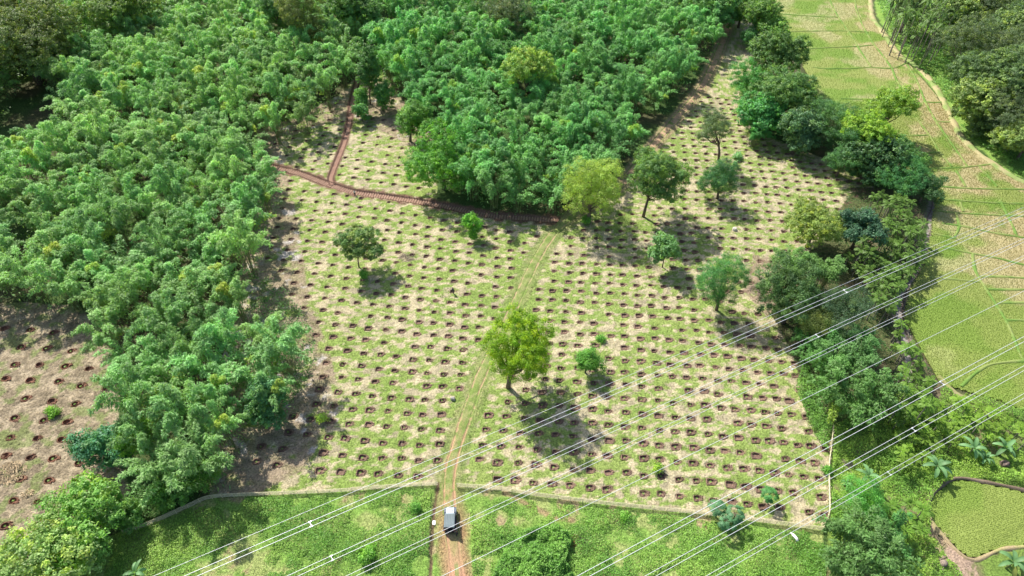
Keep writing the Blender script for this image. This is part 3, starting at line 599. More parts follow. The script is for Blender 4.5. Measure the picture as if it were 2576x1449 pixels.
tree('low round green bush tree casting a shadow near the overhead wires', (1472,938), (1478,908), 2.4, 2.2, None, 'broad', (.085, .21, .035), 15, 1.2, n=6)
tree('dark green dense tree alone at the right edge of the lower field', (1802,780), (1815,712), 4.5, 5.6, None, 'fine', (.055, .16, .045), 16, 1.1, n=9)
tree('pale yellow green tree at the lower tip of the central bamboo grove', (1480,562), (1487,478), 6.6, 7.6, None, 'fine', (.22, .30, .065), 17, 1.0, n=9, tips=(1.3, 1.15, .8))
tree('dark umbrella shaped tree with leaning trunk right of the pale one', (1618,545), (1655,438), 7.6, 4.6, None, 'broad', (.075, .15, .04), 18, .95, n=9, irr=.25, r0=.3, tips=(1.9, 1.5, .9), tipf=.4)
tree('compact dark green tree below the tall trunked one on the right field', (1805,500), (1801,450), 4.2, 4.6, None, 'fine', (.05, .135, .05), 19, 1.2, n=7)
tree('tall dull green tree with bare lower trunk on the upper right field', (1808,404), (1796,322), 4.4, 5.6, None, 'fine', (.085, .13, .06), 20, .75, n=8, irr=.2, r0=.3)
tree('stout twin topped tree above the planted strip beside the central grove', (1032,356), (1045,302), 5.0, 6.0, None, 'broad', (.085, .19, .04), 21, 1.1, n=8)
tree('tall column shaped dark tree in the gap between the groves', (932,262), (930,178), 3.0, 8.0, None, 'broad', (.06, .145, .035), 22, 1.2, n=9, cone=.55)
tree('rounded small tree right of the two stacked ones in the gap', (964,280), (963,242), 2.8, 4.0, None, 'broad', (.075, .19, .045), 23, 1.2, n=6)
tree('light topped small tree behind the lower one at the gap path', (910,285), (910,245), 2.2, 3.0, None, 'broad', (.09, .21, .045), 24, 1.2, n=5)
tree('little rounded tree nearest the path in the gap', (913,306), (912,283), 2.5, 2.6, None, 'broad', (.085, .21, .06), 25, 1.2, n=5)
tree('big rounded tree with glossy leaves at the lower left of the central grove', None, (1112,405), 7.2, 6.0, 8.0, 'broad', (.07, .19, .03), 26, 1.05, n=11, tips=(1.9, 1.5, .8), tipf=.4)
tree('tall yellow green tree rising out of the central bamboo grove', None, (1330,168), 6.2, 5.5, 13.5, 'broad', (.15, .25, .055), 27, 1., n=9, tips=(1.7, 1.3, .9), tipf=.5)
tree('pale yellow tree with a twiggy brown heart beside the dark round tree', None, (2052,568), 5.6, 4.5, 6.0, 'open', (.15, .21, .05), 28, .9, n=9)
tree('dark bluish round tree at the edge of the palm garden', None, (2170,566), 4.8, 3.8, 6.5, 'big', (.05, .11, .06), 29, 1.1, n=8, tips=(1.3, 1.4, 1.2))
tree('very large dark tree under the upper wires on the right', None, (2000,738), 6.6, 5.2, 8.0, 'broad', (.055, .11, .035), 30, 1., n=11, tips=(1.6, 1.4, 1.), tipf=.3)
tree('dark tree right of the largest dark one under the wires', None, (2115,770), 5.6, 4.4, 7.5, 'fine', (.05, .095, .045), 31, 1., n=8)
tree('olive tree with pale branches in front of the large dark one', None, (2040,808), 3.5, 2.5, 6.5, 'fine', (.14, .18, .05), 32, .9, n=7)
tree('light green mossy tree head above the fenced corner', None, (2172,1242), 3.2, 2.4, 4.0, 'fine', (.09, .25, .05), 33, 1., n=7)
for q, (u, v, r, rz, h, k, col, lb) in enumerate([
 (1955,130,6.6,5,9,'broad',(.065,.13,.035),'dark spreading tree at the head of the right hand tree belt'),
 (1895,215,5.5,4.5,7,'fine',(.06,.18,.045),'mid green tree on the field side of the right hand tree belt'),
 (1985,230,7.0,5,9,'broad',(.075,.15,.045),'broad grey green tree in the middle of the right hand tree belt'),
 (1925,290,5.0,4.5,6,'big',(.055,.18,.05),'dense round green tree at the left foot of the tree belt'),
 (2010,335,4.6,4.5,6,'big',(.07,.14,.06),'pale leaved tree at the foot of the tree belt near the planted field'),
 (2075,300,5.2,4.5,7,'fine',(.06,.14,.05),'soft dark green tree behind the tree belt'),
 (2130,345,5.0,4.5,6,'fine',(.045,.12,.04),'dark filler tree between belt and bright tree'),
 (2245,258,5.0,3.2,10,'broad',(.13,.22,.035),'bright vine hung tree leaning over the paddies'),
 (2185,322,5.4,4.2,9,'broad',(.13,.23,.03),'bright yellow green vine covered tree beside the paddies'),
 (2190,395,5.0,4.,6,'big',(.05,.11,.04),'dark big leaved tree below the bright vine covered ones'),
 (2265,385,4.2,3.2,6,'broad',(.065,.15,.045),'grey green tree at the paddy edge below the vines'),
 (2290,440,5.0,3.2,5.5,'fine',(.05,.15,.05),'dark fine leaved tree closing the belt by the stream'),
 (2335,465,3.0,2.2,5,'broad',(.045,.10,.035),'small dark tree overhanging the stream'),
 (2120,405,3.6,3,4.5,'fine',(.05,.13,.045),'low dark tree at the upper rim of the planted field'),
 (1912,35,4.6,4.2,8,'broad',(.08,.16,.035),'tree with bare pole trunk at the top of the right belt'),
 (1870,15,5,4.5,7,'broad',(.065,.15,.04),'dark tree at the very top right of the central grove'),
 (1800,12,7,5,9,'broad',(.065,.155,.04),'broad dark tree at the top edge above the track'),
 (1935,75,4.4,3.2,5,'broad',(.10,.2,.045),'light green tree beside the uppermost paddy'),
 (1885,95,2.6,2.4,3.5,'fine',(.055,.15,.05),'small round tree near the top of the track'),
 (752,42,6.2,7.5,13,'fine',(.10,.135,.04),'tall olive tree standing out of the left grove near the top'),
 (690,10,5,5,12,'fine',(.05,.12,.04),'dark tree left of the tall olive one'),
 (48,110,11,9,12,'broad',(.085,.125,.035),'huge dark tree with yellowish top at the upper left corner'),
 (20,20,9,7,13,'broad',(.10,.13,.035),'yellowish tree behind the huge dark one in the upper left corner'),
 (1278,25,7,4.5,11,'fine',(.10,.14,.07),'greyish tree crown in the central grove near the top edge'),
 (880,8,7,5,13,'broad',(.07,.15,.04),'dark tree at the top between the groves'),
 (300,8,8,5,13,'broad',(.09,.15,.035),'olive tree at the top of the left grove')]):
    tree(lb, None, (u, v), r*1.22, rz*1.15, h, k, tuple(c_*1.6 for c_ in col), 40+q, 1.0, n=9, tips=(1.7, 1.4, .9), tipf=.35)
# hillside forest upper right
fk = [(2440,120,8,6,9),(2500,200,10,7.5,10),(2480,250,7,5,8),(2560,130,9,7,11),(2540,60,8,6,10),(2430,40,6,5,8),(2490,10,8,6,10),(2570,215,9,7,10),(2600,60,9,7,11),(2575,290,7,5.5,8),(2530,300,4,3,5),(2550,345,4.5,3.5,5),(2380,35,5,4,7),(2600,0,9,7,11),(2420,-20,8,6,9),(2290,20,5,4,8),(2470,310,3.4,2.4,3.5),(2590,350,5,4,6)]
fl = ['dark grey green forest tree on the bank', 'dark rounded forest tree on the bank', 'lighter crowned forest tree on the bank']
for q, (u, v, r, rz, h) in enumerate(fk):
    tree(fl[q % 3]+', '+['at the left fringe of the wood', 'in the heart of the wood', 'low on the slope', 'high beside the frame edge', 'behind the first row', 'next to the palms'][q % 6], None, (u, v), r*1.1, rz*1.1, h, ['fine', 'broad', 'big'][q % 3], [(.12, .175, .085), (.12, .20, .075), (.21, .30, .09)][q % 3], 90+q, .8, n=9, group='forest trees on the far bank', tips=(1.8, 1.6, .9), tipf=.3)
# foreground lower left
tree('large bushy light green tree at the lower left beside the fence end', None, (205,1305), 6.0, 3.6, 5.0, 'big', (.13, .25, .055), 120, 1.1, n=11)
tree('pale leaved bushy tree in the bottom left corner', None, (95,1420), 6.3, 3.4, 5.0, 'big', (.19, .28, .09), 121, 1.1, n=11)
tree('bluish green rounded tree at the lower tip of the left grove', None, (252,1125), 3.6, 3.4, 4.5, 'big', (.06, .17, .085), 122, 1.2, n=8)
tree('spiky branched shrub tree where the left grove meets the fence', None, (520,1190), 3.0, 2.4, 3.0, 'fine', (.085, .20, .035), 123, .8, n=9, irr=.1)
tree('vine covered yellow green tree above the bluish one', None, (340,1085), 3.6, 3.0, 6.5, 'broad', (.12, .24, .035), 124, 1.1, n=7)
tree('grey green large leaved tree on the inner edge of the left grove', None, (665,1005), 3.8, 4.0, 6., 'big', (.075, .18, .07), 125, 1.1, n=7)
tree('low creeper covered tree at the foot of the left grove', None, (430,1230), 3.4, 2.0, 2.6, 'broad', (.09, .2, .04), 126, 1.1, n=7)
tree('leafy tree at the left end of the fence', None, (310,1290), 3.0, 2.0, 2.8, 'broad', (.08, .18, .04), 127, 1.1, n=6)
# little shrubs
for q, (u, v, r, col, lb) in enumerate([(806,1050,.95,(.20,.30,.05),'small yellow green shrub among dry litter by the left grove'),(1513,852,.6,(.07,.2,.03),'tiny green bush on the right half of the field'),(915,690,1.0,(.07,.2,.03),'low bush at the foot of the slender open tree'),(1857,390,1.0,(.14,.27,.12),'pale green sapling on the upper right field'),(1852,412,.6,(.14,.27,.12),'smaller pale sapling below the first on the upper right field'),(130,1034,1.0,(.11,.24,.035),'spreading green weed bush on the lower left field'),(925,1395,1.2,(.11,.24,.035),'bright bush in the meadow left of the red track'),(1570,1300,.7,(.13,.26,.04),'pale bush in the meadow under the right fence'),(1475,553,1.3,(.09,.22,.04),'small bush at the foot of the pale yellow tree'),(1655,1180,.9,(.15,.25,.04),'trailing yellow green shrub among the pits right of the shadow'),(2080,1180,.8,(.1,.24,.04),'low shrub beside the side fence'),(1047,1275,.7,(.1,.23,.04),'small bush left of the vehicle'),(2130,1205,.7,(.16,.27,.05),'tiny bright shrub on the lawn beside the side fence')]):
    tree(lb, None, (u, v), r, r*.75, r*.75, 'broad', col, 140+q, 1.3, n=4, trunk=True, name='shrub', cat='shrub', r0=.04)
# ------------------------------------------------------------------ bamboo
def bamboo_mesh(seed, nc=15, ncl=135, rad=4.1, hh=(8.5, 14), L=.50, per=6, rw=1.0, w=.17):
    r_ = np.random.RandomState(seed); Vs = []; Ts = []; cm = MB()
    for k in range(nc):
        a = 2*math.pi*k/nc+r_.uniform(-.5, .5); R_ = rad*r_.uniform(.25, 1.0); h = r_.uniform(*hh)*(1-.18*R_/rad)
        b0 = np.array([math.cos(a), math.sin(a), 0.])*r_.uniform(.1, .9); dr = np.array([math.cos(a), math.sin(a), 0.]); sd = np.array([-dr[1], dr[0], 0])*r_.uniform(-.25, .25)
        crv = lambda t: b0+(dr+sd)*R_*np.power(t, 2.1)[:, None]*1.15+np.array([0, 0, 1.])*(h*(1.52*t-.62*t**3))[:, None]
        tt = np.linspace(0, 1.0, 7); P = crv(tt); cm.tube([tuple(p) for p in P], [.05, .05, .045, .04, .03, .02, .01], 4, False)
        t = r_.uniform(.34, 1.10, ncl)**.75; C = crv(t); wd = rw*np.clip(1.28-t, .12, 1)**.6*np.clip((t-.2)*3, .4, 1)
        off = r_.normal(size=(ncl, 3)); off /= np.linalg.norm(off, axis=1, keepdims=True); off *= r_.uniform(.45, 1, (ncl, 1)); off[:, 2] = np.where(off[:, 2] > 0, off[:, 2]*.75, off[:, 2]*1.2)
        C = C+off*wd[:, None]; kk = np.repeat(np.arange(ncl), per); n = len(kk)
        D = nrm(off)[kk]*.6+dr*.45+r_.normal(size=(n, 3))*.4+np.array([0, 0, -.55])
        P_ = C[kk]+nrm(D)*r_.uniform(.05, .25, (n, 1)); N = nrm(off)[kk]*.75+np.array([0, 0, .75])+r_.normal(size=(n, 3))*.34
        pt = r_.uniform(.80, 1.22)*np.array([1, 1, 1.]) if r_.rand() > .035 else np.array([1.6, 1.2, .6])*r_.uniform(.8, 1.)
        ct = r_.uniform(.78, 1.22, (ncl, 1)); tn = pt*ct[kk]*r_.uniform(.8, 1.25, (n, 1))
        Lf = L*r_.uniform(.65, 1.35, n); a_, b_ = leaves(P_, D, N, Lf, Lf*w, tn); Vs.append(a_); Ts.append(b_)
    # lower skirt foliage
    n = 110; th = r_.uniform(0, 6.28, n); rr = rad*r_.uniform(.3, .95, n); C = np.stack([np.cos(th)*rr, np.sin(th)*rr, r_.uniform(1.5, 5.5, n)], 1)
    a_, b_ = leaves(C, r_.normal(size=(n, 3))+[0, 0, -.5], r_.normal(size=(n, 3))*.6+[0, 0, 1], L*1.4*r_.uniform(.7, 1.3, n), L*.4*np.ones(n), np.ones((n, 3))*r_.uniform(.6, 1, (n, 1))); Vs.append(a_); Ts.append(b_)
    return np.vstack(Vs), np.vstack(Ts), cm
NV = 9; BM = []
for k in range(NV):
    V_, T_, cm = bamboo_mesh(200+k); me = leafmesh('bamboo_foliage', V_, T_); me.materials.append(M_BAMB)
    c_ = bpy.data.meshes.new('culms'); c_.from_pydata(cm.v, [], cm.f); c_.materials.append(M_CULM); BM.append((me, c_, V_, T_))
def poisson(poly, z, dmin, seed, n=60000, extra=None):
    r_ = random.Random(seed); P = np.array(poly, float); W_ = np.array([at(u, v, z) for u, v in poly]); x0, y0 = W_.min(0); x1, y1 = W_.max(0)
    cell = {}; out = []
    for _ in range(n):
        x = r_.uniform(x0, x1); y = r_.uniform(y0, y1); q = (int(x//dmin), int(y//dmin))
        if any((x-a)**2+(y-b)**2 < dmin*dmin for i in (-1, 0, 1) for j in (-1, 0, 1) for a, b in cell.get((q[0]+i, q[1]+j), ())): continue
        u, v = proj(x, y, z)
        if not inpoly(np.array([u]), np.array([v]), poly)[0]: continue
        cell.setdefault(q, []).append((x, y)); out.append((x, y))
    return out
LG = [(-160,-70),(860,-70),(895,40),(880,110),(855,150),(835,190),(800,235),(740,265),(690,285),(630,275),(650,345),(655,420),(650,480),(630,540),(610,600),(600,650),(590,700),(640,760),(700,790),(730,860),(745,900),(735,960),(690,1000),(620,1040),(570,1050),(530,1100),(500,1150),(460,1190),(400,1190),(330,1170),(300,1110),(320,1040),(330,960),(310,900),(250,850),(200,840),(180,810),(240,760),(160,700),(80,690),(-100,700)]
HOLE = [(-40,175),(90,180),(150,225),(90,290),(60,310),(-60,330)]
CG = [(860,-70),(1840,-70),(1800,60),(1755,100),(1735,150),(1690,195),(1630,222),(1590,250),(1595,300),(1570,345),(1530,375),(1490,400),(1420,440),(1380,460),(1300,455),(1215,445),(1160,400),(1150,350),(1180,320),(1130,280),(1060,240),(1020,180),(975,140),(950,90),(915,40)]
clumps = []
taken = [at(u, v, 12) for u, v in [(1330,168),(752,42),(48,110),(1112,405)]]
for nm, poly, sd in (('left', LG, 5), ('central', CG, 6)):
    for x, y in poisson(poly, 9.5, 5.2, sd):
        u, v = proj(x, y, 9.5)
        if nm == 'left' and inpoly(np.array([u]), np.array([v]), HOLE)[0]: continue
        if any((x-a)**2+(y-b)**2 < 4.5**2 for a, b in taken): continue
        clumps.append((x, y, nm, v, u))
print('clumps', len(clumps))
clumps.sort(key=lambda q: -ppm(q[4], q[3], 9.5))
rb = random.Random(9)
def blabel(nm, u, v):
    if nm == 'left':
        if v > 1000: return 'feathery bamboo clump in the lower tip of the left grove above the fence'
        if v > 800: return 'arching bamboo clump in the lower spur of the left grove'
        if v > 560: return 'pale green bamboo clump in the middle of the left grove'
        if v > 300: return 'light green bamboo clump in the upper middle of the left grove'
        return 'hazy green bamboo clump in the far part of the left grove'
    if v > 330: return 'drooping bamboo clump at the lower end of the central grove'
    if v > 180: return 'bright green bamboo clump in the middle of the central grove'
    return 'dense bamboo clump in the far part of the central grove'
rest = []
for q, (x, y, nm, v, u) in enumerate(clumps):
    k = rb.randrange(NV); s = rb.uniform(.82, 1.15); rz = rb.uniform(0, 6.28)
    low = rb.uniform(.72, 1.2)
    hue = rb.uniform(-1, 1)
    if nm == 'left': f_ = rb.uniform(.85, 1.2); col = ((.275+.035*hue)*f_, (.47+.01*hue)*f_, .165*f_)
    else: f_ = rb.uniform(.85, 1.2); col = ((.205+.025*hue)*f_, (.435+.01*hue)*f_, .14*f_)
    if q < 290:
        t = empty('bamboo_clump', (x, y, 0), rz); t.scale = (s, s, s*low)
        tag(t, blabel(nm, u, v), 'bamboo', 'bamboo clumps of the %s grove' % nm)
        link('foliage', BM[k][0], None, t, color=col); link('culms', BM[k][1], None, t)
    else: rest.append((x, y, k, s, rz, low, col))
Vs = []; Ts = []
for (x, y, k, s, rz, low, col) in rest:
    V_, T_ = BM[k][2].reshape(-1, 4, 3), BM[k][3].reshape(-1, 4, 3)
    sel = np.random.RandomState(int(abs(x*10))).rand(len(V_)) < .45
    V_ = V_[sel]; ce = V_.mean(1, keepdims=True); V_ = (ce+(V_-ce)*1.5).reshape(-1, 3); T_ = T_[sel].reshape(-1, 3)
    ca, sa = math.cos(rz), math.sin(rz)
    Vs.append(np.stack([x+s*(V_[:, 0]*ca-V_[:, 1]*sa), y+s*(V_[:, 0]*sa+V_[:, 1]*ca), V_[:, 2]*s*low], 1)); Ts.append(T_*np.array(col))
if Vs: tag(link('bamboo_thicket', leafmesh('bamboo_thicket', np.vstack(Vs), np.vstack(Ts)), M_BAMB, color=(1, 1, 1)), 'far bamboo of the groves merging into one thicket', 'bamboo', kind='stuff')
# fine feathery bamboo on the right
FM = []
for k in range(3):
    V_, T_, cm = bamboo_mesh(260+k, 20, 110, 3.4, (6.5, 10), .34, 6, 1.0, w=.24); me = leafmesh('bamboo_foliage', V_, T_); me.materials.append(M_BAMB)
    c_ = bpy.data.meshes.new('culms'); c_.from_pydata(cm.v, [], cm.f); c_.materials.append(M_CULM); FM.append((me, c_))
for q, (u, v, s, col, lb) in enumerate([(2090,905,1.0,(.085,.18,.045),'feathery olive bamboo at the top left of the clump group by the wires'),(2170,900,.95,(.08,.165,.05),'feathery bamboo under the third pair of wires'),(2120,975,1.05,(.09,.18,.045),'feathery bamboo above the upper end of the side fence'),(2200,975,1.0,(.085,.17,.045),'feathery bamboo nearest the palms in the middle right group'),(2165,850,.8,(.09,.21,.06),'light green bamboo between the dark trees and palms'),(2070,845,.8,(.08,.19,.05),'bright bamboo just below the dark trees'),(2000,650,.9,(.10,.19,.05),'olive bamboo above the large dark tree'),(2090,670,.85,(.11,.2,.055),'soft green bamboo behind the large dark tree'),(2155,1330,1.0,(.085,.165,.045),'green bamboo at the fence corner lower right'),(2215,1400,1.05,(.085,.165,.045),'green bamboo at the bottom edge lower right'),(2130,1420,.9,(.085,.165,.045),'green bamboo left of the bottom right clump'),(2245,1330,.7,(.06,.16,.04),'small bamboo clump beside the palms lower right'),(1890,255,.9,(.065,.2,.05),'bamboo clump on the field side of the tree belt'),(1905,330,.6,(.06,.19,.05),'low bamboo at the foot of the tree belt'),(2330,790,.45,(.09,.19,.05),'small bamboo tuft by the stream')][:14]):
    s *= 1.22; col = tuple(c_*1.7 for c_ in col); h = 6.2*s; x, y = at(u, v, h); t = empty('bamboo_clump', (x, y, 0), q*1.3); t.scale = (s, s, s*.95); k = q % 3
    tag(t, lb, 'bamboo'); link('foliage', FM[k][0], None, t, color=col); link('culms', FM[k][1], None, t)
# ------------------------------------------------------------------ areca palms
def palm_meshes(seed, nf=10, fl=1.9, th=5.5):
    r_ = np.random.RandomState(seed); C = []; D = []; N = []; L = []; T = []
    m = MB()
    for k in range(nf):
        a = 2.4*k+r_.uniform(-.2, .2); el = R(75-9*k*10/nf+r_.uniform(-8, 8)); p = np.array([0, 0, th]); d = np.array([math.cos(a)*math.cos(el), math.sin(a)*math.cos(el), math.sin(el)])
        pts = [p.copy()]
        for s in range(9):
            p = p+d*fl/9; d = d+np.array([0, 0, -.16]); d /= np.linalg.norm(d); pts.append(p.copy())
            sd = np.cross(d, [0, 0, 1]); sd /= np.linalg.norm(sd)+1e-6; ll = .55*math.sin(math.pi*min(1, (s+1.5)/10.5))
            for sg in (-1, 1):
                for e in (0, .5):
                    dd = sd*sg*.85+d*.7+np.array([0, 0, -.15]); dd /= np.linalg.norm(dd)
                    C.append(p-d*fl/9*e+dd*ll*.5); D.append(dd); N.append(np.array([0, 0, 1])+sd*sg*-.4+r_.normal(size=3)*.15); L.append(ll); T.append(np.ones(3)*r_.uniform(.75, 1.3)*(1 if k < nf-2 else .9))
        m.tube(pts, .03, 3, False)
    V_, T_ = leaves(np.array(C), np.array(D), np.array(N), np.array(L), np.full(len(L), .11), np.array(T))
    me = leafmesh('fronds', V_, T_); me.materials.append(M_LEAF)
    tm = MB(); tm.tube([(0, 0, -.2), (.05, 0, th*.5), (0, 0, th-.5), (0, 0, th+.1)], [.12, .09, .08, .10], 6)
    t_ = bpy.data.meshes.new('palm_trunk'); t_.from_pydata([tuple(v) for v in tm.v], [], tm.f); t_.materials.append(M_PALMT)
    return me, t_
PMs = [palm_meshes(300+k, 9+k % 3, 1.2+.1*k, 4.0+.4*k) for k in range(5)]
def palms(poly, z, dm, seed, col, label, group, hs=1., sz=1.):
    for q, (x, y) in enumerate(poisson(poly, z, dm, seed, 9000)):
        k = rb.randrange(5); t = empty('areca_palm', (x, y, 0), rb.uniform(0, 6.28)); s = rb.uniform(.75, 1.15)*sz; t.scale = (s, s, s*hs*rb.uniform(.8, 1.1))
        tag(t, label, 'palm', group); f = rb.uniform(.8, 1.25)
        link('fronds', PMs[k][0], None, t, color=tuple(a*f for a in col)); link('trunk', PMs[k][1], None, t)
palms([(2185,490),(2270,500),(2315,545),(2332,600),(2325,650),(2280,700),(2265,740),(2240,790),(2200,770),(2180,700),(2150,660),(2130,640),(2230,600),(2225,530)], 4.2, 1.4, 31, (.12, .215, .04), 'glossy areca palm in the palm garden under the upper wires', 'areca palms of the upper garden')
palms([(2255,800),(2275,850),(2315,880),(2340,940),(2360,1000),(2330,1060),(2260,1050),(2240,980),(2280,930),(2250,860)], 4.2, 1.75, 32, (.15, .27, .04), 'areca palm along the stream beside the feathery bamboo', 'areca palms along the stream')
palms([(2260,1050),(2350,1000),(2450,1010),(2576,1060),(2640,1130),(2560,1100),(2440,1080),(2340,1150),(2270,1180)], 3., 1.75, 33, (.19, .32, .04), 'areca palm standing in yellow green vines on the right', 'areca palms in the vines', .65, .9)
palms([(2230,1260),(2300,1240),(2330,1300),(2310,1400),(2280,1470),(2240,1400)], 3., 1.7, 34, (.15, .28, .04), 'low areca palm left of the small lower paddy', 'areca palms below the bamboo', .6, .9)
palms([(2235,10),(2300,0),(2390,60),(2375,100),(2330,110),(2260,75)], 8., 2.6, 35, (.13, .22, .055), 'tall thin trunked areca palm on the far bank', 'tall areca palms on the far bank', 1.5, 1.5)
# ------------------------------------------------------------------ banana and papaya-like plants
def banana(u, v, s, lb, col=(.14, .27, .11), seed=0):
    x, y = at(u, v, 2.2*s); t = empty('banana_plant', (x, y, 0), seed); tag(t, lb, 'banana plant'); r_ = np.random.RandomState(seed+50)
    st_ = MB(); st_.tube([(0, 0, -.1), (0, 0, 1.0*s), (.02, 0, 2.0*s)], [.16*s, .13*s, .09*s], 8); st_.build('stem', M_CULM, t, True)
    for k in range(9):
        a = k*2.4+r_.uniform(-.2, .2); el = R(72-7*k+r_.uniform(-8, 8)); p = np.array([0, 0, 1.9*s]); d = np.array([math.cos(a)*math.cos(el), math.sin(a)*math.cos(el), math.sin(el)])
        V_ = []; n = 10; L = 2.3*s*r_.uniform(.8, 1.1); Fq = []
        for i in range(n+1):
            f = i/n; w = .33*s*math.sin(math.pi*min(1, .06+f*.94))**.6*(1 if f > .12 else .15); sd = np.cross(d, [0, 0, 1]); sd /= np.linalg.norm(sd)+1e-6; up = np.cross(sd, d)
            jag = r_.uniform(.85, 1.0)
            V_ += [p+sd*w*jag+up*w*.28, p, p-sd*w*r_.uniform(.85, 1.)+up*w*.28]
            if i: b = 3*(i-1); Fq += [(b, b+3, b+4, b+1), (b+1, b+4, b+5, b+2)]
            p = p+d*L/n; d = d+np.array([0, 0, -.19]); d /= np.linalg.norm(d)
        tn = np.ones((len(V_), 3))*r_.uniform(.8, 1.2); tn[1::3] *= 1.35
        if k == 8: tn *= np.array([1.9, 1.1, .7])
        link('leaf', npmesh('leaf', V_, Fq, tn, True), M_LEAF, t, color=col)
for q, a in enumerate([(2360,1170,1.15,'banana plant with dark leaves above the small lower paddy'),(2451,1126,1.1,'pale banana plant in the middle of the yellow green vines'),(2532,1124,1.1,'pale banana plant above the brown rock'),(2186,1196,1.0,'banana plant on the lawn beside the pale feathery tree'),(2552,1412,1.1,'banana plant in the bottom right corner'),(338,1440,.9,'banana leaf plant at the bottom edge on the left'),(2480,1150,.7,'small banana plant right of the pale one'),(150,14,1.6,'banana plant at the top left by the grove'),(2225,640,.8,'banana plant amid the areca palms'),(2130,1215,.45,'little banana sucker on the lawn')]): banana(*a, seed=q)
def palmate(u, v, r, h, lb, seed, col=(.10, .24, .10), n=34):
    x, y = at(u, v, h); t = empty('castor_tree', (x, y, 0), seed); tag(t, lb, 'tree'); r_ = np.random.RandomState(seed); C = []; D = []; N = []; L = []; T = []
    tm = MB(); tm.tube([(0, 0, -.2), (.05, .05, h*.5), (0, 0, h)], [.11, .09, .06], 7)
    for k in range(n):
        z = r_.uniform(-.25, 1); a = r_.uniform(0, 6.28); rr = math.sqrt(max(0, 1-z*z)); nn = np.array([math.cos(a)*rr, math.sin(a)*rr, z]); p = np.array([0, 0, h])+nn*np.array([r, r, r*.7])*r_.uniform(.75, 1)
        tm.tube([(0, 0, h-.2), tuple(p)], .018, 3, False)
        up = nn*.7+np.array([0, 0, .9]); up /= np.linalg.norm(up); e1 = np.cross(up, [1, .2, .1]); e1 /= np.linalg.norm(e1); e2 = np.cross(up, e1)
        f = r_.uniform(.8, 1.2)
        for j in range(8):
            b = 2*math.pi*j/8; d = e1*math.cos(b)+e2*math.sin(b)-up*.25; d /= np.linalg.norm(d); l = .5*r_.uniform(.85, 1.1)
            C.append(p+d*l*.5); D.append(d); N.append(up+np.cross(d, up)*r_.uniform(-.3, .3)); L.append(l); T.append(np.ones(3)*f*r_.uniform(.85, 1.15))
            C.append(p+d*l*.45+up*.012); D.append(d); N.append(up); L.append(l*.8); T.append(np.array([1.7, 1.5, 1.8])*f)
    L = np.array(L); wv = np.where(np.arange(len(L)) % 2 == 0, L*.36, .035)
    V_, T_ = leaves(np.array(C), np.array(D), np.array(N), L, wv, np.array(T)); link('crown', leafmesh('crown', V_, T_), M_LEAF, t, color=col)
    tm.build('trunk', M_BARK, t, True)
palmate(1806,1276, 1.35, 2.6, 'leftmost of three star leaved trees straddling the lower fence', 401)
palmate(1851,1292, 1.45, 2.8, 'rightmost of three star leaved trees straddling the lower fence', 402)
palmate(1828,1310, 1.5, 2.6, 'nearest of three star leaved trees just below the lower fence', 403)
palmate(1937,1243, 1.3, 2.4, 'star leaved tree standing alone among the pits near the fence corner', 404, (.08, .25, .06))
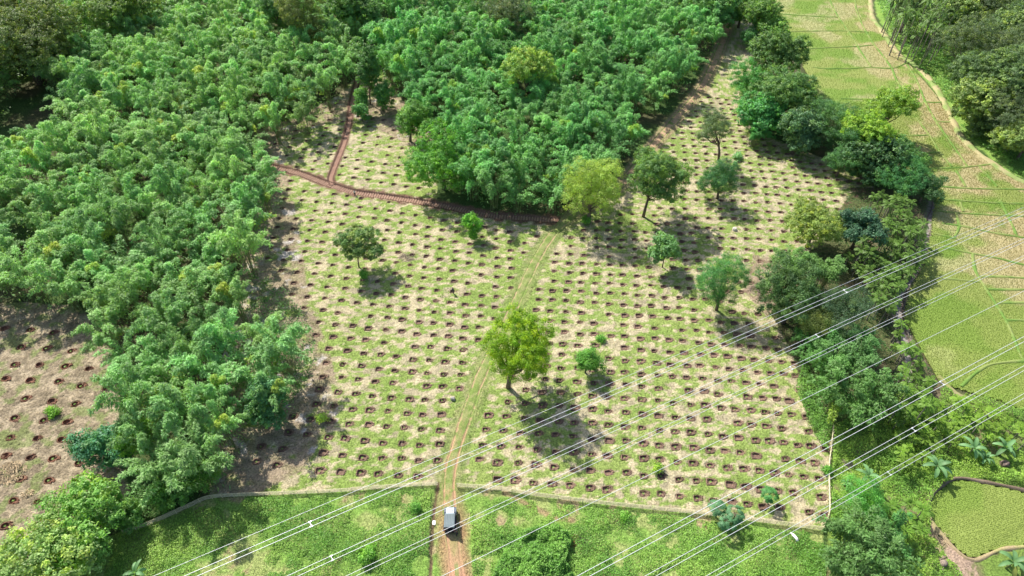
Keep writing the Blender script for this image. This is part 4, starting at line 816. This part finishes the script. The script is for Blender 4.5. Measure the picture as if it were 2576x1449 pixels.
# ------------------------------------------------------------------ planting pits
def pit_meshes(seed, rnd=False, col=(.135, .075, .052)):
    r_ = np.random.RandomState(seed); n = 20; rings = []
    for k, (rad, z) in enumerate([(1.42, -.14), (1.24, .02), (1.07, .05), (1.0, .03), (.95, -.20), (.72, -.25), (.35, -.27)]):
        ring = []
        for i in range(n):
            a = 2*math.pi*i/n; ca, sa = math.cos(a), math.sin(a); p_ = 2.0 if rnd else 8.0
            q = (abs(ca)**p_+abs(sa)**p_)**(-1/p_)
            rr = rad*(1+(.07 if k > 2 else .12)*(r_.rand()-.5)); x = ca*q*.50*rr; y = sa*q*.44*rr
            if k < 3 and ca > .2: x += .22*(ca-.2)*(1 if k < 2 else .5)
            ring.append((x, y, z+r_.uniform(-.015, .015)))
        rings.append(ring)
    V_ = [p for g_ in rings for p in g_]+[(0, 0, -.26)]; Fs = []
    for k in range(len(rings)-1):
        for i in range(n): Fs.append((k*n+i, k*n+(i+1) % n, (k+1)*n+(i+1) % n, (k+1)*n+i))
    Fs += [((len(rings)-1)*n+i, (len(rings)-1)*n+(i+1) % n, len(V_)-1, len(V_)-1) for i in range(n)]
    V_ = np.array(V_); c0 = np.array(col); tn = np.ones((len(V_), 3))*c0*r_.uniform(.8, 1.25, (len(V_), 1))
    tn[4*n:] *= 1.15
    quads = [f for f in Fs if len(set(f)) == 4]; tris = [f[:3] for f in Fs if len(set(f)) == 3]
    me = bpy.data.meshes.new('pit_soil'); me.from_pydata([tuple(v) for v in V_], [], quads+tris)
    # spoil heap: clods at the right of the hole
    bm = bmesh.new(); bm.from_mesh(me)
    for k in range(16):
        a = r_.uniform(-1.1, 1.1); q = r_.uniform(.55, .95); s = r_.uniform(.04, .10)
        g = bmesh.ops.create_icosphere(bm, subdivisions=1, radius=s, matrix=Matrix.Translation((math.cos(a)*q+.02, math.sin(a)*q*.65, .05+s*.3)) @ Matrix.Diagonal((1.3, 1, .75, 1)))
    bm.to_mesh(me); bm.free(); me.update()
    a = me.attributes.new('tone', 'FLOAT_COLOR', 'POINT'); N = len(me.vertices); t = np.ones((N, 4), np.float32); t[:, :3] = c0*1.25*r_.uniform(.7, 1.3, (N, 1)); t[:len(tn), :3] = tn
    a.data.foreach_set('color', t.ravel()); me.materials.append(M_PATH)
    # seedling
    C = []; D = []; Ls = []
    for k in range(7):
        b = k*.9; d = np.array([math.cos(b), math.sin(b), r_.uniform(.1, .7)]); C.append(np.array([-.05, 0, -.06])+nrm(d)*.1); D.append(d); Ls.append(.26*r_.uniform(.7, 1.2))
    V2, T2 = leaves(np.array(C), np.array(D), np.tile([0, 0, 1.], (7, 1)), np.array(Ls), np.array(Ls)*.45, np.ones((7, 3))*r_.uniform(.8, 1.3, (7, 1)))
    m2 = leafmesh('seedling', V2, T2); m2.materials.append(M_LEAF)
    return me, m2
PITS = [pit_meshes(500+k, False, ((.17, .112, .082), (.15, .098, .072), (.20, .13, .095))[k % 3]) for k in range(8)]
RPIT = [pit_meshes(520+k, True, ((.19, .095, .062), (.16, .085, .058))[k % 2]) for k in range(4)]
order = sorted([(-F/((x**2+y**2+CAMH**2)**.5), x, y, z) for (x, y), z in zip(PX, PSC) if -80 < proj(x, y)[0] < 2650])
FPv = [(x, y, z) for (x, y), z in zip(FP, FSC)]
budget = 300-len(FPv); rp = random.Random(4)
def plabel(x, y):
    u, v = proj(x, y); side = 'left' if x < np.interp(y, [t[1] for t in TRACK], [t[0] for t in TRACK]) else 'right'
    if v > 1120: return 'square pit with seedling in the rows nearest the lower fence, %s of the track' % side
    if v > 930: return 'square earth pit with seedling in the lower rows %s of the track' % side
    if v > 760: return 'square earth pit with seedling in the middle rows %s of the track' % side
    return 'square earth pit in the upper rows %s of the track' % side
for q, (_, x, y, s) in enumerate(order[:budget]):
    k = rp.randrange(8); t = empty('planting_pit', (x, y, 0), rp.uniform(-.2, .2)); t.scale = (s*rp.uniform(.93, 1.1), s*rp.uniform(.9, 1.05), rp.uniform(.9, 1.3))
    tag(t, plabel(x, y), 'pit', 'square planting pits in the fenced field'); link('soil', PITS[k][0], None, t)
    if rp.random() < .8: link('seedling', PITS[k][1], None, t, color=(.2, .33, .07))
for x, y, s in FPv:
    k = rp.randrange(4); t = empty('planting_pit', (x, y, 0), rp.uniform(-.4, .4)); t.scale = (s*1.05, s, 1.6)
    tag(t, 'round red earth pit in the raked brown field at the lower left', 'pit', 'round red planting pits at the lower left'); link('soil', RPIT[k][0], None, t)
    if rp.random() < .6: link('seedling', RPIT[k][1], None, t, color=(.2, .33, .07))
Vs = []; Fs = []; Ts = []; off = 0
for (_, x, y, s) in order[budget:]:
    me = PITS[rp.randrange(8)][0]
    n = len(me.vertices); co = np.zeros(n*3, np.float32); me.vertices.foreach_get('co', co); co = co.reshape(-1, 3)*[s, s, 1.]
    tcol = np.zeros(n*4, np.float32); me.attributes['tone'].data.foreach_get('color', tcol)
    Vs.append(co+[x, y, 0]); Ts.append(tcol.reshape(-1, 4)[:, :3]); Fs += [[i+off for i in p.vertices] for p in me.polygons]; off += n
V_ = np.vstack(Vs); me = bpy.data.meshes.new('more_pits'); me.from_pydata(V_.tolist(), [], Fs)
a = me.attributes.new('tone', 'FLOAT_COLOR', 'POINT'); t = np.ones((len(V_), 4), np.float32); t[:, :3] = np.vstack(Ts); a.data.foreach_set('color', t.ravel())
tag(link('far_planting_pits', me, M_PATH), 'remaining square earth pits in the far rows of the field', 'pits', kind='stuff')
print('pits individual', budget, 'rest', len(order)-budget)
# ------------------------------------------------------------------ bamboo fences
def fence(P, lb, h=1.15):
    C = resample([at(*p) for p in P], .35); T = np.gradient(C, axis=0); T /= np.linalg.norm(T, axis=1, keepdims=True); N = np.stack([-T[:, 1], T[:, 0]], 1)
    t = empty('bamboo_fence', (C[0][0], C[0][1], 0)); tag(t, lb, 'fence'); o = C[0]; rn = random.Random(len(C))
    C = C-o
    for k, z in enumerate((.22, .45, .68, .9, 1.08)):
        m = MB(); w1 = [rn.uniform(-.05, .05) for _ in C]
        m.tube([(C[i][0]+N[i][0]*(.05*(-1)**i*.5+.02*k), C[i][1]+N[i][1]*.02*k, z*h/1.15+w1[i]*.7) for i in range(0, len(C))], .034, 5); m.build('rail', M_SPLIT, t)
    m = MB()
    for i in range(0, len(C)-1):
        for f in (0, .5):
            p = C[i]*(1-f)+C[i+1]*f; a = rn.uniform(-.06, .06); m.tube([(p[0]+N[i][0]*.05, p[1]+N[i][1]*.05, 0), (p[0]+a, p[1], h*rn.uniform(.9, 1.08))], .016, 4)
    m.build('slats', M_SPLIT, t)
    for i in range(0, len(C), 5):
        m = MB(); m.tube([(C[i][0]-N[i][0]*.07, C[i][1]-N[i][1]*.07, -.1), (C[i][0]-N[i][0]*.07+rn.uniform(-.05, .05), C[i][1]-N[i][1]*.07, h*rn.uniform(1.05, 1.25))], [.05, .04], 6); m.build('post', M_SPLIT, t)
fence([(312,1342),(380,1320),(480,1275),(535,1254),(640,1248),(760,1243),(860,1238),(980,1228),(1102,1221)], 'split bamboo fence left of the track, fading into the left grove', 1.0)
fence([(1150,1226),(1240,1232),(1350,1249),(1500,1268),(1650,1284),(1790,1298),(1870,1309),(1985,1324),(2068,1335)], 'long split bamboo fence right of the track')
fence([(2068,1335),(2084,1292),(2084,1230),(2083,1180),(2089,1130),(2094,1078)], 'short side fence of split bamboo running up from the corner', 1.0)
# ------------------------------------------------------------------ power lines
DIRV = Vector((math.cos(R(27)), math.sin(R(27)), 0)); PER = Vector((-DIRV.y, DIRV.x, 0))
def pline(u, v, z, lb, pair=True, spacers=(), ang=27., rad=.023):
    d = Vector((math.cos(R(ang)), math.sin(R(ang)), 0)); n = Vector((-d.y, d.x, 0)); x, y = at(u, v, z); t = empty('power_line', (x, y, z)); tag(t, lb, 'power line')
    for s in ((.225, -.225) if pair else (0,)):
        m = MB(); m.tube([tuple(d*q+n*s+Vector((0, 0, .00006*(q-45)**2-.12))) for q in range(-160, 261, 6)], rad, 6, False); m.build('conductor' if pair else 'shield_wire', M_WIRE, t, True)
    for us in spacers:
        q = min(range(-400, 1500), key=lambda k: abs(proj(x+d.x*k*.1, y+d.y*k*.1, z)[0]-us))*.1
        m = MB(); zz = .00006*(q-45)**2-.12; c_ = d*q+Vector((0, 0, zz)); m.tube([tuple(c_+n*.25+d*.04), tuple(c_+n*.1-d*.03), tuple(c_-n*.1+d*.03), tuple(c_-n*.25-d*.04)], .03, 6); m.box(tuple(c_+n*.225), (.26, .09, .09), R(ang)); m.box(tuple(c_-n*.225), (.26, .09, .09), R(ang)); m.build('spacer', M_WIRE, t)
pline(859,1250,50,'thin single wire above all the others', False, ang=26.6, rad=.014)
pline(859,1285,44,'first twin wire below the thin upper one, with two spacers', True, (783, 2127), 26.9)
pline(859,1393,36,'second twin wire crossing over the vehicle, with two spacers', True, (834, 2057), 27.)
pline(1718,1055,28,'third twin wire crossing behind the vehicle', True, (1991,), 27.2)
pline(1718,1153,50,'single wire crossing the middle of the lower fence', False, ang=26.9, rad=.017)
pline(1718,1315,44,'fourth twin wire starting below the bush patch', True, (2371,), 27.3)
pline(1718,1404,36,'fifth twin wire near the star leaved trees', True, (2299,), 27.2)
pline(2100,1270,28,'nearest twin wire crossing the lower right corner', True, (2238,), 27.2)
# ------------------------------------------------------------------ off-road vehicle
def carmat(name, c_, r, met=0., coat=0.):
    m, n, b = mat(name, r, Metallic=met); t = noise_node(n, 8., 4); rr = ramp(n, t.outputs['Fac'], [(.35, tuple(x*.85 for x in c_)), (.65, c_)]); n.links.new(rr.outputs[0], b.inputs['Base Color']); b.inputs['Coat Weight'].default_value = coat; return m
MC_B = carmat('car_paint', (.10, .125, .15), .3, .3, .6); MC_H = carmat('hood_glare_paint', (.50, .56, .62), .28, .2, .6); MC_R = carmat('hard_top', (.13, .175, .185), .6); MC_K = carmat('black_plastic', (.02, .02, .022), .6); MC_G = carmat('car_glass', (.03, .04, .05), .08); MC_T = carmat('tyre_rubber', (.018, .018, .018), .9); MC_S = carmat('rim_metal', (.4, .41, .42), .35, .8); MC_L = carmat('lamp_glass', (.7, .7, .68), .15); MC_RED = carmat('tail_lamp', (.35, .02, .02), .3)  # hood colour is lighter than the body to imitate sun glare on it
MC_W = carmat('windscreen_glare_glass', (.35, .45, .55), .12)  # pale blue windscreen colour stands in for the sun's reflection
cx, cy = at(1133, 1313); car = empty('off_road_vehicle', (cx, cy, .06), R(1.5)); tag(car, 'boxy grey hard top off road vehicle parked on the red track below the fence gap', 'car')
m = MB(); m.prism([(-1.75, .45), (1.75, .45), (1.82, .62), (1.82, .85), (.55, .98), (-1.75, .98)], -.78, .78); m.build('body', MC_B, car, bevel=.04)
m = MB(); m.prism([(.62, .982), (1.80, .86), (1.80, 1.0), (1.7, 1.06), (.62, 1.13)], -.60, .60); m.build('hood', MC_H, car, bevel=.04)
m = MB(); m.box((-.35, 1.0, 1.10), (.05, .7, .03)); m.box((.35, 1.0, 1.10), (.05, .7, .03)); m.build('hood_latches', MC_K, car)
m = MB(); m.box((0, 1.86, .72), (1.2, .08, .36)); [m.box((x, 1.915, .74), (.05, .02, .28)) for x in (-.3, -.18, -.06, .06, .18, .3)]; m.build('grille', MC_K, car)
for s in (-1, 1):
    m = MB(); m.prism([(.75, .5), (.85, .92), (1.1, 1.0), (1.6, .98), (1.88, .86), (1.9, .75), (1.55, .84), (1.15, .84), (.95, .5)], s*.60, s*.92); m.build('fender', MC_B, car, bevel=.03)
    m = MB(); m.prism([(-1.72, .5), (-1.6, .9), (-1.35, 1.0), (-.95, .98), (-.7, .5), (-.85, .5), (-1.05, .86), (-1.4, .86), (-1.55, .5)], s*.785, s*.93); m.build('fender', MC_K, car)
    m = MB(); m.prism([(-.62, .5), (.55, .5), (.55, .96), (-.62, .96)], s*.784, s*.82); d = m.build('door', MC_B, car, bevel=.01); m = MB(); m.box((s*.835, -.45, .85), (.03, .14, .03)); m.build('handle', MC_K, d)
    m = MB(); m.prism([(-.55, 1.02), (.50, 1.02), (.34, 1.62), (-.55, 1.62)], s*.735, s*.765); m.build('side_window', MC_G, car)
    m = MB(); m.prism([(-1.62, 1.02), (-.65, 1.02), (-.65, 1.62), (-1.6, 1.62)], s*.735, s*.765); m.build('side_window', MC_G, car)
    m = MB(); m.box((s*.95, .52, 1.12), (.22, .08, .16)); m.tube([(s*.80, .50, 1.05), (s*.93, .52, 1.1)], .02, 5); m.build('side_mirror', MC_K, car, bevel=.02)
    m = MB(); m.box((s*.86, -.02, .42), (.16, 1.3, .05)); m.build('side_step', MC_K, car)
    m = MB(); m.lathe([(.05, 0), (.13, 0), (.13, .05), (.09, .09)], (s*.43, 1.89, .74), 'y'); m.build('headlight', MC_L, car, True)
    m = MB(); m.box((s*.70, -1.80, .86), (.14, .06, .2)); m.build('tail_light', MC_RED, car)
m = MB(); m.prism([(-1.74, .98), (.56, .98), (.50, 1.03), (-1.74, 1.03)], -.76, .76); [m.box((x, y, 1.32), (.07, .09, .62)) for x in (-.74, .74) for y in (-1.66, -.6, .42)]; m.build('cabin_frame', MC_B, car)
m = MB(); m.prism([(.60, 1.04), (.63, 1.04), (.46, 1.66), (.42, 1.66)], -.70, .70); m.build('windscreen', MC_W, car)
m = MB(); m.prism([(-1.76, 1.02), (-1.72, 1.02), (-1.66, 1.64), (-1.70, 1.64)], -.66, .66); m.build('rear_window', MC_G, car)
m = MB(); m.prism([(-1.74, 1.64), (.52, 1.66), (.46, 1.73), (-1.2, 1.78), (-1.70, 1.76)], -.76, .76); rf = m.build('roof', MC_R, car, bevel=.04)
m = MB()
for x in np.linspace(-.58, .58, 6): m.box((x, -.62, 1.785), (.035, 1.9, .03))
m.build('roof_ribs', MC_R, rf)
for s, yy in ((-1, 1.33), (1, 1.33), (-1, -1.2), (1, -1.2)):
    w = empty('wheel', (s*.80, yy, .38)); w.parent = car; m = MB(); m.lathe([(.22, -.11), (.36, -.11), (.39, -.06), (.39, .06), (.36, .11), (.22, .11)], axis='x', n=20); m.build('tyre', MC_T, w, True)
    m = MB(); m.lathe([(.05, -.10), (.21, -.10), (.23, -.03), (.23, .06), (.21, .1), (.05, .11)], axis='x', n=14); m.build('rim', MC_S, w)
sw_ = empty('spare_wheel', (.08, -1.93, .98)); sw_.parent = car; m = MB(); m.lathe([(.2, -.10), (.34, -.10), (.37, -.05), (.37, .05), (.34, .10), (.2, .10)], axis='y', n=20); m.build('tyre', MC_T, sw_, True)
m = MB(); m.lathe([(.04, -.08), (.2, -.09), (.21, .05), (.04, .06)], axis='y', n=14); m.build('rim', MC_S, sw_)
m = MB(); m.box((0, 1.98, .52), (1.5, .16, .18)); m.build('bumper', MC_K, car, bevel=.03); m = MB(); m.box((0, -1.86, .5), (1.5, .14, .16)); m.build('bumper', MC_K, car, bevel=.03)
# ------------------------------------------------------------------ people and cow
def skinned(name, pts, edges, rad, m, parent, sub=2, root=0):
    me = bpy.data.meshes.new(name); bm = bmesh.new(); ly = bm.verts.layers.skin.verify()
    vs = [bm.verts.new(p) for p in pts]
    for v, r in zip(vs, rad): v[ly].radius = (r, r) if not hasattr(r, '__len__') else r
    vs[root][ly].use_root = True
    for a, b in edges: bm.edges.new((vs[a], vs[b]))
    bm.to_mesh(me); bm.free(); o = link(name, me, m, parent); k = o.modifiers.new('skin', 'SKIN'); k.use_smooth_shade = True
    s = o.modifiers.new('sub', 'SUBSURF'); s.levels = sub-1; s.render_levels = sub-1; return o
M_SKIN = plain('skin', (.17, .085, .055), .6, 8, .1); M_HAIR = plain('hair', (.012, .01, .01), .6, 20, .2); M_WSH = plain('white_shirt', (.75, .76, .77), .8, 5, .05); M_DK = plain('dark_cloth', (.02, .022, .028), .9, 5, .2); M_BLU = plain('dark_shirt', (.035, .04, .06), .9, 5, .2); M_GRY = plain('grey_cloth', (.5, .5, .5), .8, 8, .2)
def person(pos, yaw, lb, shirt, trousers, bend=0., kneel=0., stride=.22, arm=.3, short=False):
    t = empty('person', (pos[0], pos[1], pos[2] if len(pos) > 2 else .0), yaw); tag(t, lb, 'person')
    hip = .92*(1-.48*kneel); cb, sb = math.cos(bend), math.sin(bend)
    def up(h, x=0, f=0): return (x, f*cb+h*sb, hip+h*cb-f*sb)
    kf = .35*kneel
    J = {'pel': (0, 0, hip), 'w': up(.16), 'ch': up(.38), 'nk': up(.54), 'hd': up(.66, 0, .02), 'ht': up(.76, 0, .02)}
    for s, n in ((-1, 'l'), (1, 'r')):
        J['h'+n] = (s*.09, 0, hip-.05); J['k'+n] = (s*.11, stride*s*.5+kf, hip-.05-.42*(1-.75*kneel)); J['a'+n] = (s*.11, stride*s-.05*kneel, .08); J['t'+n] = (s*.12, stride*s+.15, .035)
        J['s'+n] = up(.47, s*.17); J['e'+n] = (s*.24, up(.20)[1]+arm*.35, up(.20)[2]); J['v'+n] = (s*.20, up(.20)[1]+arm*.9+.05, up(-.03)[2]+.08); 
    E = [('pel','w'),('w','ch'),('ch','nk'),('nk','hd'),('hd','ht')]
    for n in 'lr': E += [('pel','h'+n),('h'+n,'k'+n),('k'+n,'a'+n),('a'+n,'t'+n),('ch','s'+n),('s'+n,'e'+n),('e'+n,'v'+n)]
    rd = {'pel': .12, 'w': .11, 'ch': .125, 'nk': .05, 'hd': .085, 'ht': .07}
    for n in 'lr': rd.update({'h'+n: .085, 'k'+n: .058, 'a'+n: .038, 't'+n: .035, 's'+n: .055, 'e'+n: .038, 'v'+n: .026})
    nm = list(J); pts = [J[a] for a in nm]; rad = [rd[a] for a in nm]; ed = [(nm.index(a), nm.index(b)) for a, b in E]
    # palms and five fingers a hand, grown from the wrists
    for s, n in ((-1, 'l'), (1, 'r')):
        w_ = Vector(J['v'+n]); d = (w_-Vector(J['e'+n])).normalized(); pts.append(tuple(w_+d*.06)); rad.append(.028); pi = len(pts)-1; ed.append((nm.index('v'+n), pi))
        sd = Vector((s, 0, 0)).cross(d).normalized()
        for q in range(5):
            o_ = sd*(q-1.5)*.019 if q < 4 else sd*-.05; L = (.075, .085, .08, .062, .05)[q]
            a = w_+d*(.085 if q < 4 else .05)+o_; b = a+d*L*.55+Vector((0, 0, -.006)); c_ = b+d*L*.4+Vector((0, 0, -.02))
            k0 = len(pts); pts += [tuple(a), tuple(b), tuple(c_)]; rad += [.010, .009, .007]; ed += [(pi, k0), (k0, k0+1), (k0+1, k0+2)]
    skinned('body', pts, ed, rad, M_SKIN, t)
    hd = Vector(J['hd'])
    m = MB(); m.lathe([(.02, .13), (.06, .115), (.09, .07), (.097, .02), (.085, -.03)], (hd.x, hd.y-.015, hd.z+.02), n=12); m.build('hair', M_HAIR, t, True)
    m = MB(); m.tube([(hd.x, hd.y+.085, hd.z+.0), (hd.x, hd.y+.115, hd.z-.02)], [.012, .016], 6); m.box((hd.x-.03, hd.y+.085, hd.z+.02), (.02, .01, .01)); m.box((hd.x+.03, hd.y+.085, hd.z+.02), (.02, .01, .01)); m.box((hd.x, hd.y+.08, hd.z-.05), (.04, .01, .008)); m.build('face', M_SKIN, t)
    sn = ['pel', 'w', 'ch', 'sl', 'sr', 'el', 'er']; ix = {a: i for i, a in enumerate(sn)}
    skinned('shirt', [J[a] for a in sn], [(0, 1), (1, 2), (2, 3), (2, 4), (3, 5), (4, 6)], [.14, .135, .148, .075, .075, .055, .055], shirt, t)
    tn = ['pel', 'hl', 'hr', 'kl', 'kr', 'al', 'ar']; skinned('trousers', [J[a] for a in tn], [(0, 1), (0, 2), (1, 3), (2, 4), (3, 5), (4, 6)], [.135, .105, .105, .078, .078, .06, .06], trousers, t)
    return t
x, y = at(893, 491); person((x, y, -.25), R(8), 'person in a white shirt and dark trousers walking on the sunken footpath', M_WSH, M_DK)
x, y = at(1141, 739); person((x, y, 0), R(60), 'person in dark clothes standing at a pit in the left half of the field', M_BLU, M_DK, bend=.25, arm=.7, stride=.1)
x, y = at(188, 1230); person((x, y, 0), R(35), 'person in black clothes crouching at a red pit at the lower left', M_DK, M_DK, bend=1.0, kneel=.75, arm=.9, stride=.1)
x, y = at(1150, 1348); person((x, y, 0.02), R(40), 'person in black standing behind the rear of the vehicle', M_DK, M_DK, bend=.1, arm=.6, stride=.08)
x, y = at(1998, 1358); cow = empty('cow', (x, y, 0), R(28)); cow.scale = (.72, .72, .72); tag(cow, 'white cow grazing below the corner of the lower fence', 'cow')
M_COW = plain('cow_hide', (.80, .77, .74), .8, 3, .08); M_COWD = plain('cow_dark', (.10, .085, .08), .8, 4, .2)
cp = [(0,0,1.02),(0,.35,1.05),(0,.68,1.02),(0,.9,1.0),(0,1.12,.85),(0,1.27,.72),(0,1.42,.58),(0,-.35,1.02),(0,-.62,1.05),(0,-.75,.95),(0,-.82,.55),(0,-.80,.32)]
ce = [(0,1),(1,2),(2,3),(3,4),(4,5),(5,6),(0,7),(7,8),(8,9),(9,10),(10,11)]; cr_ = [.33,.33,.29,.2,.14,.12,.075,.32,.27,.06,.025,.03]
for s in (-1, 1):
    k = len(cp); cp += [(s*.17,.62,.75),(s*.18,.60,.42),(s*.18,.66,.06)]; ce += [(2,k),(k,k+1),(k+1,k+2)]; cr_ += [.11,.06,.05]
    k = len(cp); cp += [(s*.18,-.55,.75),(s*.19,-.42,.55),(s*.19,-.62,.38),(s*.19,-.56,.06)]; ce += [(8,k),(k,k+1),(k+1,k+2),(k+2,k+3)]; cr_ += [.14,.09,.055,.05]
    k = len(cp); cp += [(s*.12,1.22,.80),(s*.26,1.2,.80)]; ce += [(5,k),(k,k+1)]; cr_ += [.04,.05]
skinned('body', cp, ce, cr_, M_COW, cow)
for s in (-1, 1):
    m = MB(); m.tube([(s*.07, 1.24, .84), (s*.14, 1.22, .97), (s*.11, 1.27, 1.08)], [.028, .02, .006], 6); m.build('horn', M_COWD, cow, True)
m = MB(); m.lathe([(.03, 0), (.075, .05), (.08, .12), (.03, .16)], (0, 1.36, .55), 'y', 10); m.build('muzzle', M_COWD, cow, True)
# ------------------------------------------------------------------ rocks, stump, piles, litter
def rock(u, v, s, lb, m, seed, cat='rock', name='rock'):
    x, y = at(u, v, s[2]*.4); bm = bmesh.new(); bmesh.ops.create_icosphere(bm, subdivisions=3, radius=1); r_ = random.Random(seed)
    for w in bm.verts:
        n_ = float(fbm(w.co.x*1.3+seed, w.co.y*1.3+w.co.z, seed, 3)); w.co = Vector((w.co.x*s[0], w.co.y*s[1], w.co.z*s[2]))*(.7+.6*n_)
        w.co.x = max(-s[0]*.8, min(s[0]*.8, w.co.x)); w.co.y = max(-s[1]*.8, min(s[1]*.85, w.co.y))
    me = bpy.data.meshes.new(name); bm.to_mesh(me); bm.free(); o = link(name, me, m, loc=(x, y, s[2]*.35)); tag(o, lb, cat)
rock(1139,1003,(.5,.38,.45),'grey weathered block lying left of the track in the lower rows',M_ROCK,3)
rock(1848,577,(.55,.5,.5),'pale rounded boulder on the upper right field',M_PALE,5)
rock(2528,1168,(.75,.65,.7),'brown boulder below the right hand banana plant',M_STONE2,8)
rock(2072,533,(.0+.4,.3,.2),'small pale stone at the upper field edge',M_PALE,9)
bm = bmesh.new(); bmesh.ops.create_grid(bm, x_segments=8, y_segments=8, size=.27)
for w in bm.verts: w.co.z = .10+.12*float(vn(w.co.x*6, w.co.y*6, 91)); w.co.x *= .7+.3*float(vn(w.co.y*5, 1, 3)); w.co.y *= 1.25
me = bpy.data.meshes.new('sack'); bm.to_mesh(me); bm.free(); x, y = at(1092, 1316); o = link('sack', me, M_SACK, loc=(x, y, 0)); so_ = o.modifiers.new('thick', 'SOLIDIFY'); so_.thickness = .05; tag(o, 'crumpled white sack lying left of the vehicle', 'sack')
def pile(u, v, r, n, L, m, lb, seed, name='brush_pile', wd=.03, cat='brush pile'):
    x, y = at(u, v); k = MB(); r_ = random.Random(seed)
    for _ in range(n):
        a = r_.uniform(0, 6.28); q = r*math.sqrt(r_.random()); l = L*r_.uniform(.5, 1.2); b = r_.uniform(0, 3.14); cx_, cy_ = q*math.cos(a), q*math.sin(a)*.8; z = .08+.45*(1-q/r)*r_.random()
        d = Vector((math.cos(b), math.sin(b), r_.uniform(-.2, .25))); p = Vector((cx_, cy_, z)); k.tube([tuple(p-d*l*.5), tuple(p+Vector((r_.uniform(-.05, .05), 0, .04))), tuple(p+d*l*.5)], [wd, wd*.9, wd*.5], 4)
    o = k.build(name, m, loc=(x, y, 0)); tag(o, lb, cat)
pile(2163,1141,.95,70,1.5,M_DEAD,'dark heap of cut branches on the shaded lawn',1)
pile(2133,1168,.9,45,1.7,M_DEAD,'sprawling dead branch pile at the edge of the shade',2)
pile(1022,648,1.7,60,1.3,M_DEAD,'brown heap of twigs right of the slender open tree',3)
pile(25,1190,2.6,260,.7,M_HUSK,'pale heap of dry husks at the left edge',4,'husk_pile',.05,'husk pile')
pile(70,1242,1.0,60,.4,M_HUSK,'little scatter of dry husks below the big heap',5,'husk_pile',.05,'husk pile')
pile(1462,1360,1.0,40,1.3,M_DEAD,'pale twigs beside the red earth patch in the meadow',6)
pile(1905,730,1.9,80,1.5,M_DEAD,'tangle of branches between the two dark trees on the right',7)
pile(2345,1355,2.0,110,1.6,M_HUSK,'heap of pale cut stalks beside the small lower paddy',8)
x, y = at(2371, 1420); st_ = empty('tree_stump', (x, y, 0)); tag(st_, 'cut tree stump with logs near the bottom right', 'stump')
m = MB(); m.lathe([(.62, -.1), (.5, .25), (.45, .7), (.02, .72)], n=12); m.build('stump_wood', M_DEAD, st_, True)
for a in range(5):
    m = MB(); q = a*1.3+.4; m.tube([(.35*math.cos(q), .35*math.sin(q), .15), (1.0*math.cos(q), 1.0*math.sin(q), .05), (1.5*math.cos(q+.1), 1.5*math.sin(q+.1), -.05)], [.16, .09, .03], 6); m.build('root', M_DEAD, st_, True)
for q, (u0, v0, u1, v1, lb) in enumerate([(2330,1430,2380,1400,'pale log lying beside the stump'),(797,1160,800,1140,'straight cut pole lying between the shaded pits'),(1008,1130,1015,1100,'thin cut stick in the field left of the track'),(1870,590,1888,577,'dead branch lying right of the pale boulder'),(700,1178,745,1158,'thin bamboo pole lying on litter near the left grove')]):
    a = at(u0, v0); b = at(u1, v1); m = MB(); m.tube([(0, 0, .12), ((b[0]-a[0])*.5, (b[1]-a[1])*.5+.1, .2), (b[0]-a[0], b[1]-a[1], .15)], [.09, .08, .05] if q == 0 else [.035, .03, .02], 6)
    tag(m.build('log' if q == 0 else 'stick', M_DEAD, loc=(a[0], a[1], 0)), lb, 'log' if q == 0 else 'stick')
print('objects', len(bpy.data.objects))
